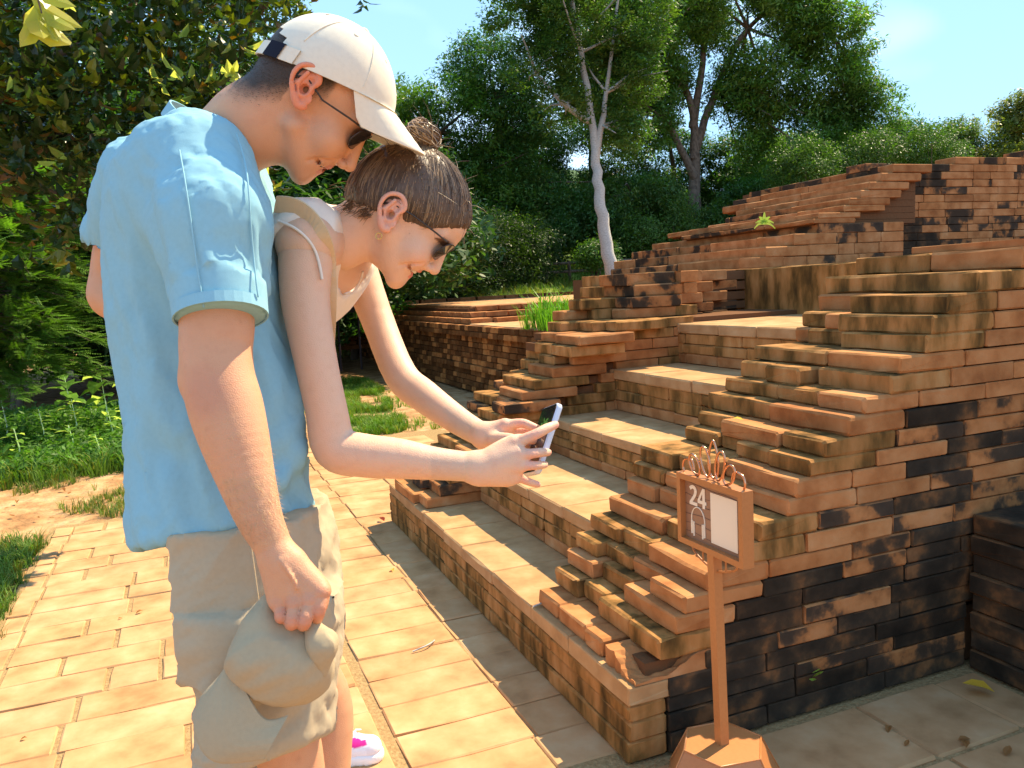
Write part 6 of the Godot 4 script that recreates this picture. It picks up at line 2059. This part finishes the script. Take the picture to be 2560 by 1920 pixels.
func sneaker(root: Node3D, at: Vector3) -> void:
	# white running shoe with pink and blue panels, seen at the picture's lower edge
	var dir := (RIGHT * Vector3(1, 0, 1)).normalized()
	var side := dir.cross(Vector3.UP)
	for k in 2:
		var p: Vector3 = [SHOE, SHOE + Vector3(-0.16, 0.0, -0.12)][k] - at
		var b := Buf.new()
		var f := field_for([p - dir * 0.09, p + dir * 0.22, p + Vector3(0, 0.12, 0)], 0.06, 0.006)
		f.capsule(p + Vector3(0, 0.045, 0) - dir * 0.05, p + Vector3(0, 0.036, 0) + dir * 0.155, 0.038, 0.033, 0.03)
		f.capsule(p + Vector3(0, 0.055, 0) - dir * 0.045, p + Vector3(0, 0.098, 0) - dir * 0.03, 0.038, 0.040, 0.03)
		f.capsule(p + Vector3(0, 0.085, 0), p + Vector3(0, 0.05, 0) + dir * 0.09, 0.030, 0.030, 0.03)
		f.plane(p + Vector3(0, 0.026, 0), Vector3.DOWN)
		f.net(b, func(w: Vector3) -> Color:
			var q := w - p
			var u := q.dot(dir)
			if u > 0.15: return Color(0.82, 0.78, 0.80)
			if u > 0.02 and q.y > 0.055 and absf(q.dot(side)) > 0.014: return Color(0.62, 0.03, 0.26)
			if u > -0.02 and u < 0.11 and q.y < 0.052: return Color(0.10, 0.18, 0.62) if u < 0.06 else Color(0.85, 0.82, 0.86)
			return Color(0.86, 0.84, 0.88))
		part("shoe", flesh(b), cloth(Color(1, 1, 1), 50), root)
		b = Buf.new()
		f = field_for([p - dir * 0.09, p + dir * 0.22], 0.06, 0.007)
		f.capsule(p + Vector3(0, 0.018, 0) - dir * 0.05, p + Vector3(0, 0.016, 0) + dir * 0.155, 0.044, 0.038, 0.02)
		f.plane(p + Vector3(0, 0.030, 0), Vector3.UP)
		f.plane(p + Vector3(0, 0.001, 0), Vector3.DOWN)
		f.net(b, func(_w): return Color(0.85, 0.83, 0.82))
		part("sole", flesh(b), mat(Color(1, 1, 1), 0.6), root)
		var lb := Buf.new()
		for q in 5:
			var u := 0.02 + 0.022 * q
			var y := 0.103 - 0.33 * u * 0.55
			lb.tube([p + dir * u + side * 0.024 + Vector3(0, y - 0.008, 0), p + dir * (u + 0.012) + Vector3(0, y + 0.006, 0), p + dir * (u + 0.02) - side * 0.024 + Vector3(0, y - 0.008, 0)], [0.002, 0.0025, 0.002], 5)
		for s in [-1, 1]:
			var lp := []
			for q in 9: lp.append(p + dir * (0.0 + 0.02 * sin(TAU * q / 8.0)) + side * s * 0.018 * (1.0 - cos(TAU * q / 8.0)) + Vector3(0, 0.113 + 0.008 * sin(PI * q / 8.0), 0))
			lb.tube(lp, lp.map(func(_w): return 0.0017), 5, false)
		part("laces", am(lb.v, lb.i, lb.n), mat(Color(0.85, 0.82, 0.8), 0.8), root)


func phone() -> void:
	var top := Vector3(0.6119, 1.0611, -1.3435)
	var bot := Vector3(0.5469, 0.9475, -1.3115)
	var c := (top + bot) * 0.5
	var t := thing("phone", "phone in a clear case held upright in both hands", "phone", c)
	var y := (top - bot).normalized()
	# its face looks back to the woman and slightly to the viewer
	var z := (-RIGHT * 0.94 + TOWARDS * 0.36)
	z = (z - y * z.dot(y)).normalized()
	var x := y.cross(z)
	t.basis = Basis(x, y, z)
	var hl := top.distance_to(bot) * 0.5
	M.phone_case = mat(Color(0.55, 0.58, 0.66), 0.12, null, Vector3.ONE, null, 0.0, 0.7)
	M.phone_glass = mat(Color(0.012, 0.014, 0.02), 0.05, null, Vector3.ONE, null, 0.0, 0.6)
	part("case", rounded_slab(0.037, hl, 0.0056, 0.011), M.phone_case, t)
	part("screen", rounded_slab(0.0345, hl - 0.003, 0.0012, 0.009), M.phone_glass, t, Vector3(0, 0, 0.0052))
	var green := Buf.new()
	for q in 9:
		var a := q * 0.7
		leaf_into(green, Vector3(0.006 * cos(a), 0.03 + 0.004 * sin(a * 1.7), 0.0066), Vector3(cos(a * 1.3), 0.3 * sin(a), 0).normalized(), Vector3(0, 0, 1), 0.013, 0.005, 0.0, 0.0)
	var pic := mat(Color(0.05, 0.16, 0.03), 0.4)
	pic.emission_enabled = true
	pic.emission = Color(0.16, 0.34, 0.10)
	pic.emission_energy_multiplier = 0.35
	part("screen_picture", am(green.v, green.i), pic, t)
	var cam := Buf.new()
	cam.tube([Vector3(-0.022, hl - 0.018, -0.005), Vector3(-0.022, hl - 0.018, -0.0085)], [0.007, 0.007], 16)
	part("camera_bump", am(cam.v, cam.i), M.phone_glass, t)


func rounded_slab(w: float, hh: float, d: float, r: float) -> ArrayMesh:
	var b := Buf.new()
	var rings := [[-d, 0.0022], [-d * 0.6, 0.0], [d * 0.6, 0.0], [d, 0.0022]]
	var n := 32
	for g in rings:
		for q in n:
			var a := TAU * (q + 0.5) / n
			var cx := (w - r) * signf(cos(a))
			var cy := (hh - r) * signf(sin(a))
			b.v.append(Vector3(cx + (r - g[1]) * cos(a), cy + (r - g[1]) * sin(a), g[0]))
	for k in rings.size() - 1:
		for q in n:
			var a := k * n + q
			var c := k * n + (q + 1) % n
			b.i.append_array([a, a + n, c + n, a, c + n, c])
	for q in range(1, n - 1):
		b.i.append_array([0, q, q + 1])
		var l := (rings.size() - 1) * n
		b.i.append_array([l, l + q + 1, l + q])
	return am(b.v, b.i)


# ------------------------------------------------------------------ the audio guide sign
func sign_stand() -> void:
	var foot := Vector3(1.163, 0.0, -1.62)
	var t := thing("sign", "brown metal stand sign with number 24, headphones symbol and bent wire lotus", "sign", foot)
	M.paint = mat(Color(0.42, 0.165, 0.052), 0.38, noise_tex(131, 0.05, [[0.0, lin(0.92, 0.9, 0.88)], [1.0, lin(1.05, 1.05, 1.05)]]), Vector3(3, 3, 3), null, 0.0, 0.5)
	M.wire = mat(Color(0.62, 0.30, 0.17), 0.22)
	M.wire.metallic = 0.9
	# six sided foot
	var b := Buf.new()
	var low := []
	var high := []
	for q in 6:
		var a := TAU * (q + 0.15) / 6
		low.append(Vector3(cos(a) * 0.165, 0.0, sin(a) * 0.165))
		high.append(Vector3(cos(a) * 0.105, 0.115, sin(a) * 0.105))
	for q in 6:
		var r := (q + 1) % 6
		b.quad(low[q], high[q], high[r], low[r])
	for q in range(1, 5): b.tri(high[0], high[q + 1], high[q])
	part("foot", am(b.v, b.i), M.paint, t)
	for q in 6:
		var eb := Buf.new()
		eb.tube([low[q], high[q], high[(q + 1) % 6]], [0.0028, 0.0028, 0.0028], 6)
		part("weld_seam", am(eb.v, eb.i, eb.n), M.paint, t)
	# frame of the panel: corners read at its depth
	var tl := Vector3(1.1525, 0.8030, -1.7568)
	var tr := Vector3(1.1589, 0.7765, -1.4995)
	var bl := Vector3(1.1444, 0.6214, -1.7369)
	var right := (tr - tl) * Vector3(1, 0, 1)
	var w := right.length()
	var x := right.normalized()
	var y := Vector3.UP
	var z := x.cross(y)
	if z.dot(TOWARDS) < 0: z = -z
	var hh := (tl - bl).length()
	var c := (tl + tr) * 0.5
	c.y = tl.lerp(tr, 0.5).y - hh * 0.5
	var g := group_part("panel", t)
	g.transform = Transform3D(Basis(x, y, z), c - foot)
	var d := 0.016
	var e := 0.015
	var fr := Buf.new()
	fr.box(Vector3(-w / 2, hh / 2 - e, -d), Vector3(w / 2, hh / 2, d))
	fr.box(Vector3(-w / 2, -hh / 2, -d), Vector3(w / 2, -hh / 2 + e, d))
	fr.box(Vector3(-w / 2, -hh / 2 + e, -d), Vector3(-w / 2 + e, hh / 2 - e, d))
	fr.box(Vector3(w / 2 - e, -hh / 2 + e, -d), Vector3(w / 2, hh / 2 - e, d))
	part("frame", am(fr.v, fr.i), M.paint, g)
	var board := mat(Color(0.30, 0.165, 0.10), 0.35)
	var bb := Buf.new()
	bb.box(Vector3(-w / 2 + e, -hh / 2 + e, -0.006), Vector3(w / 2 - e, hh / 2 - e, 0.0))
	part("board", am(bb.v, bb.i), board, g)
	# printed wood lines
	var dark := mat(Color(0.10, 0.05, 0.035), 0.5)
	for q in 6:
		var lb := Buf.new()
		var yy := hh * (0.34 - 0.135 * q)
		var pts := []
		for s in 12:
			var u := lerpf(-w / 2 + e, w / 2 - e, s / 11.0)
			pts.append(Vector3(u, yy + 0.0025 * sin(u * 40.0 + q) + (0.006 * smoothstep(0.02, -0.05, u) if q == 0 else 0.0), 0.0006))
		lb.tube(pts, pts.map(func(_p): return 0.0006), 4)
		part("printed_line", am(lb.v, lb.i), dark, g)
	var cream := mat(Color(0.80, 0.70, 0.55), 0.5)
	var tm := TextMesh.new()
	tm.text = "24"
	var sf := SystemFont.new()
	sf.font_names = PackedStringArray(["Droid Sans"])
	sf.font_weight = 700
	tm.font = sf
	tm.font_size = 64
	tm.pixel_size = 0.00112
	tm.depth = 0.001
	var num := part("number", tm, cream, g, Vector3(-w * 0.235, hh * 0.20, 0.0012))
	num.scale = Vector3(0.92, 0.98, 1)
	# headphones: a bow with two cups
	var hb := Buf.new()
	var hp := []
	var hc := Vector3(-w * 0.235, -hh * 0.13, 0.001)
	for q in 25:
		var a := lerpf(-0.35, PI + 0.35, q / 24.0)
		hp.append(hc + Vector3(cos(a) * 0.027, sin(a) * 0.034, 0))
	hb.tube(hp, hp.map(func(_p): return 0.0016), 5)
	for s in [-1, 1]:
		hb.tube([hc + Vector3(0.0255 * s, -0.004, 0), hc + Vector3(0.0255 * s, -0.038, 0)], [0.0032, 0.0032], 6)
		hb.tube([hc + Vector3(0.0180 * s, -0.006, 0), hc + Vector3(0.0180 * s, -0.043, 0)], [0.0026, 0.0026], 6)
	part("headphones_symbol", am(hb.v, hb.i), cream, g)
	# the pale plate at the right (its code left out)
	var pl := Buf.new()
	pl.box(Vector3(-w * 0.03, -hh * 0.36, 0.0006), Vector3(w * 0.36, hh * 0.33, 0.002))
	part("plate", am(pl.v, pl.i), cream, g)
	# lotus of bent wire on top
	var petals := [[0.0, 0.042, 0.094, 0.0], [-0.020, 0.034, 0.076, 0.26], [0.020, 0.034, 0.076, -0.26], [-0.052, 0.036, 0.056, 0.62], [0.052, 0.036, 0.056, -0.62]]
	for q in petals.size():
		var p: Array = petals[q]
		var pts := []
		for s in 21:
			var a := s / 20.0
			var wx: float = sin(a * TAU) * p[1] * 0.5
			var yy: float = (1.0 - cos(a * TAU)) * 0.5
			wx *= (1.25 - 0.75 * yy) if q == 0 else 1.0
			var v := Vector3(wx, pow(yy, 0.9) * p[2], 0)
			v = Basis(Vector3(0, 0, 1), p[3]) * v
			pts.append(v + Vector3(p[0], hh / 2 + 0.004, 0.002 * (q - 2)))
		var wb := Buf.new()
		wb.tube(pts, pts.map(func(_v): return 0.0030), 7, false)
		part("wire_petal", am(wb.v, wb.i, wb.n), M.wire, g)
	for s in [-1, 1]:
		var pts := smooth_line([Vector3(0.074 * s, hh / 2 + 0.012, 0), Vector3(0.080 * s, hh / 2 + 0.034, 0), Vector3(0.098 * s, hh / 2 + 0.037, 0), Vector3(0.116 * s, hh / 2 + 0.030, 0), Vector3(0.121 * s, hh / 2 + 0.012, 0), Vector3(0.116 * s, hh / 2 + 0.002, 0)], 4)
		var wb := Buf.new()
		wb.tube(pts, pts.map(func(_v): return 0.0030), 7)
		part("wire_scroll", am(wb.v, wb.i, wb.n), M.wire, g)
		# scroll below the frame
		pts = smooth_line([Vector3(0.012 * s, -hh / 2 - 0.042, 0), Vector3(0.045 * s, -hh / 2 - 0.033, 0), Vector3(0.080 * s, -hh / 2 - 0.018, 0), Vector3(0.090 * s, -hh / 2 - 0.001, 0)], 4)
		wb = Buf.new()
		wb.tube(pts, pts.map(func(_v): return 0.0028), 7)
		wb.tube([Vector3(0.045 * s, -hh / 2 - 0.031, 0), Vector3(0.045 * s, -hh / 2, 0)], [0.0025, 0.0025], 6)
		part("bracket", am(wb.v, wb.i, wb.n), M.paint, g)
	# post
	var post := Buf.new()
	var topy := c.y - hh / 2
	var pw := 0.0125
	post.box(Vector3(-pw, 0.11, -pw), Vector3(pw, topy + 0.002, pw))
	var pp := part("post", am(post.v, post.i), M.paint, t)
	var lean := Vector3(c.x - foot.x, topy, c.z - foot.z)
	pp.transform = Transform3D(Basis(x, lean / topy, z), Vector3.ZERO)


# ------------------------------------------------------------------ small things
func small_things() -> void:
	var r := RandomNumberGenerator.new()
	r.seed = 44
	var kinds := []
	for q in 3:
		var lb := Buf.new()
		leaf_into(lb, Vector3.ZERO, Vector3(0, 0, 1), Vector3.UP, 1.0, 0.5, 0.16 + 0.08 * q, -0.2 + 0.25 * q)
		kinds.append(am(lb.v, lb.i))
	var dry := leaf_mat(Color(0.4, 0.25, 0.08), 0.7, 0.2)
	dry.albedo_color = Color(0.20, 0.095, 0.035).linear_to_srgb()
	var yellow := leaf_mat(Color(0.8, 0.6, 0.1), 0.6, 0.2)
	yellow.albedo_color = Color(0.62, 0.36, 0.035).linear_to_srgb()
	var red := leaf_mat(Color(0.4, 0.1, 0.08), 0.7, 0.2)
	red.albedo_color = Color(0.12, 0.028, 0.018).linear_to_srgb()
	var lay := func(called: String, label: String, category: String, p: Vector3, l: float, m: Material, group := "") -> void:
		var o := MeshInstance3D.new()
		o.name = numbered(called)
		o.mesh = kinds[r.randi() % 3]
		o.material_override = m
		add_child(o)
		o.transform = Transform3D(Basis(Vector3.UP, r.randf() * TAU) * Basis(Vector3.RIGHT, r.randf_range(-0.25, 0.1)) * Basis.from_scale(Vector3(l, l, l)), p + Vector3(0, 0.006, 0))
		tag(o, label, category, group)
	lay.call("fallen_leaf", "small yellow leaf lying on a brick of the near side wall", "leaf", Vector3(1.6041, 0.8212, -2.1432), 0.035, yellow)
	lay.call("fallen_leaf", "dark red crumpled leaf at the far corner of the plinth", "leaf", Vector3(0.955, 0.0, -4.46), 0.06, red)
	lay.call("fallen_leaf", "orange petal on the paving beside two seeds", "leaf", Vector3(0.80, 0.0, -3.62), 0.035, yellow)
	lay.call("fallen_leaf", "large dry leaf leaning on the platform in the shade at right", "leaf", Vector3(2.13, 0.01, -1.62), 0.09, yellow)
	for q in 16:
		lay.call("dry_leaf", "small dry leaf fragment lying on the paving or the bare earth", "leaf", Vector3(r.randf_range(-0.75, 0.9), 0.0, r.randf_range(-6.8, -2.3)), r.randf_range(0.018, 0.04), dry, "dry leaf fragments")
	for q in 40:
		lay.call("litter_leaf", "dry leaf on the bare earth before the weeds", "leaf", Vector3(r.randf_range(-1.6, 0.2), ground_height(0.0, -6.0) + 0.004, r.randf_range(-6.9, -5.55)), r.randf_range(0.025, 0.06), dry, "dry leaves on the bare earth")
	for q in 6:
		lay.call("shade_leaf", "dead leaf on the shaded slabs below the end wall", "leaf", Vector3(r.randf_range(1.25, 2.1), 0.0, r.randf_range(-1.72, -1.35)), r.randf_range(0.02, 0.045), dry, "dead leaves on the shaded slabs")
	# curved twigs
	for e in [[Vector3(0.7053, 0.1706, -2.7748), 0.11, "pale curved twig on the paving near the plinth"], [Vector3(1.0405, 0.3586, -2.4489), 0.10, "thin twig on the lowest tread"]]:
		var tb := Buf.new()
		var pts := []
		for s in 8: pts.append(Vector3(e[1] * (s / 7.0 - 0.5), 0.005 + 0.008 * sin(PI * s / 7.0), 0.02 * sin(PI * s / 7.0)))
		tb.tube(pts, pts.map(func(_p): return 0.003), 5)
		var o := MeshInstance3D.new()
		o.name = numbered("twig")
		o.mesh = am(tb.v, tb.i, tb.n)
		o.material_override = M.pale_bark
		add_child(o)
		var p: Vector3 = e[0]
		p.y = 0.0 if e[1] > 0.105 else 0.214
		o.transform = Transform3D(Basis(Vector3.UP, 0.5), p)
		tag(o, e[2], "twig")
	# sprouts in the joints
	var sprout := thing("sprout", "two leaved green sprout growing from the dark foot of the end wall", "plant", Vector3(1.60, 0.10, -1.79))
	for s in 3:
		var d := Vector3([-0.6, 0.7, 0.2][s], 0.5, 0.8).normalized()
		var x := d.cross(Vector3.UP).normalized()
		part("leaf", kinds[0], M.weed, sprout).transform = Transform3D(Basis(x, x.cross(d), d) * Basis.from_scale(Vector3.ONE * 0.04), Vector3(0.0, 0.012 * s, 0.0))
	# the fern on the terrace
	var fern := thing("fern", "small bright green fern growing on the terrace steps", "plant", Vector3(4.1514, 1.6662, -5.1182))
	for s in 7:
		var a := lerpf(-1.5, 1.5, s / 6.0)
		var fb := Buf.new()
		var dir := RIGHT * sin(a) + Vector3.UP * cos(a) * 0.9 + TOWARDS * 0.2
		for q in 11:
			var t := q / 10.0
			var p := dir * 0.075 * t + Vector3(0, -0.05 * t * t * absf(sin(a)), 0)
			for e in [-1, 1]:
				var o: Vector3 = (dir.cross(TOWARDS) * e + dir * 0.4).normalized()
				leaf_into(fb, p, o, TOWARDS, 0.022 * (1.0 - 0.7 * t), 0.008, 0.05, 0.1)
		part("frond", am(fb.v, fb.i), M.weed, fern)
	far_details(r)


func far_details(r: RandomNumberGenerator) -> void:
	# low brick wall beyond the platform
	var wall := thing("low_wall", "low dark brick wall far beyond the platform, below the trees", "wall", Vector3(5.0, 0.3, -15.0))
	var unit := brick_mesh(Vector3(-0.5, -0.5, -0.5), Vector3(0.5, 0.5, 0.5), 0.05, 0.03, Color(1, 1, 1), 1)
	var rows := []
	var tints := []
	for k in 10:
		var x := -2.2
		while x < 6.0:
			var l := rng.randf_range(0.2, 0.34)
			rows.append(Transform3D(Basis.from_scale(Vector3(l - 0.01, 0.078, 0.25)), Vector3(x, 0.04 + 0.083 * k, 0.0)))
			tints.append(Color(0.45, 0.4, 0.36) * rng.randf_range(0.5, 1.3))
			x += l
	scatter("brickwork", unit, M.brick, rows, tints, wall)
	# dark notice board
	var at := Vector3(2.5438, 1.0406, -13.5866)
	var board := thing("notice_board", "dark notice board with a small white symbol, half hidden by the woman's top", "sign", at)
	var bb := Buf.new()
	bb.box(Vector3(-0.22, -0.05, -0.02), Vector3(0.22, 0.24, 0.02))
	part("board", am(bb.v, bb.i), mat(Color(0.035, 0.022, 0.025), 0.5), board)
	for s in [-1, 1]:
		var pb := Buf.new()
		pb.tube([Vector3(0.17 * s, -1.0, 0), Vector3(0.17 * s, -0.04, 0)], [0.02, 0.02], 8)
		part("post", am(pb.v, pb.i, pb.n), mat(Color(0.035, 0.022, 0.025), 0.5), board)
	var ib := Buf.new()
	ib.box(Vector3(-0.05, 0.06, 0.02), Vector3(0.03, 0.16, 0.024))
	part("symbol", am(ib.v, ib.i), mat(Color(0.5, 0.55, 0.6), 0.5), board)
	# wooden rail fence on the lawn
	var fence := thing("rail_fence", "dark wooden rail fence on the sunny lawn left of the white trunk", "fence", Vector3(9.9714, 1.4782, -19.9023))
	for q in 6:
		var pb := Buf.new()
		pb.tube([Vector3(-1.6 + 0.65 * q, -0.3, 0.05 * q), Vector3(-1.6 + 0.65 * q, 0.42, 0.05 * q)], [0.05, 0.045], 7)
		part("post", am(pb.v, pb.i, pb.n), M.bark, fence)
	for k in 2:
		var pb := Buf.new()
		pb.tube([Vector3(-1.7, 0.12 + 0.22 * k, 0.0), Vector3(1.8, 0.14 + 0.22 * k, 0.26)], [0.04, 0.04], 7)
		part("rail", am(pb.v, pb.i, pb.n), M.bark, fence)
	# bushes at the foot of the wood
	var spots := [[Vector3(3.4510, 1.6004, -17.6317), Vector3(1.0, 0.8, 0.9), "dark bush behind the woman's chin", 0.7], [Vector3(4.7445, 1.6481, -18.2076), Vector3(1.2, 0.9, 1.0), "dark bush right of the woman's sunglasses", 0.8], [Vector3(6.0682, 1.7039, -18.7725), Vector3(1.2, 1.1, 1.0), "dark bush left of the tall grass", 0.75], [Vector3(7.4733, 1.9646, -19.3312), Vector3(1.3, 1.3, 1.0), "tall dark bush above the tall grass", 0.7], [Vector3(8.6742, 2.0565, -19.9495), Vector3(0.9, 1.1, 0.9), "dark bush left of the lawn", 0.8], [Vector3(9.9925, 1.9543, -18.8711), Vector3(0.55, 0.4, 0.5), "low yellowish bush at the white trunk's foot", 1.7], [Vector3(12.1195, 2.2895, -20.2361), Vector3(0.8, 0.9, 0.7), "light green bush right of the white trunk", 1.6], [Vector3(13.3817, 2.7140, -20.3307), Vector3(0.8, 1.0, 0.7), "light green bush in front of the spreading tree's trunk", 1.5], [Vector3(6.5524, 2.9628, -20.3660), Vector3(1.0, 1.0, 0.9), "bush catching the sun beside the woman's forehead", 1.2], [Vector3(16.5804, 4.1709, -18.7043), Vector3(1.2, 1.0, 0.9), "sunlit bush above the terrace's upper step", 1.5], [Vector3(19.1685, 4.4270, -18.7926), Vector3(1.3, 0.9, 0.9), "sunlit bush over the middle of the high wall", 1.4], [Vector3(20.8078, 4.4532, -18.1448), Vector3(1.2, 0.9, 0.9), "leafy bush peering over the high wall near the right edge", 1.5]]
	for e in spots:
		var c: Vector3 = e[0]
		var b := thing("bush", e[2], "bush", Vector3(c.x, ground_height(c.x, c.z), c.z), "bushes at the foot of the wood")
		var stem := Buf.new()
		for q in 6:
			var t: Vector3 = c - b.position + Vector3(r.randf_range(-0.6, 0.6), r.randf_range(-0.3, 0.5), r.randf_range(-0.6, 0.6)) * e[1]
			stem.tube([Vector3(r.randf_range(-0.1, 0.1), -0.1, 0), t * 0.5 + Vector3(0, 0.1, 0), t], [0.03, 0.02, 0.006], 5, false)
		part("stem", am(stem.v, stem.i, stem.n), M.bark, b)
		var places := []
		var tint := []
		for q in int(420 * e[1].x):
			var d := Vector3(r.randfn(), r.randfn(), r.randfn()).normalized() * pow(r.randf(), 0.4)
			places.append(Transform3D(turned(r, 0.5) * Basis.from_scale(Vector3.ONE * r.randf_range(0.22, 0.42)), c - b.position + d * e[1]))
			var k: float = e[3] * r.randf_range(0.7, 1.35)
			tint.append(Color(0.055 * k, 0.105 * k, 0.022 * k))
		scatter("foliage", M.sprays[1], M.leaf, places, tint, b)


func _ready() -> void:
	rng.seed = 20240
	sun_and_air()
	materials()
	ground()
	paving()
	temple()
	upper_ruin()
	side_platforms()
	far_trees()
	near_plants()
	people_materials()
	man()
	held_cap()
	woman()
	phone()
	sign_stand()
	small_things()
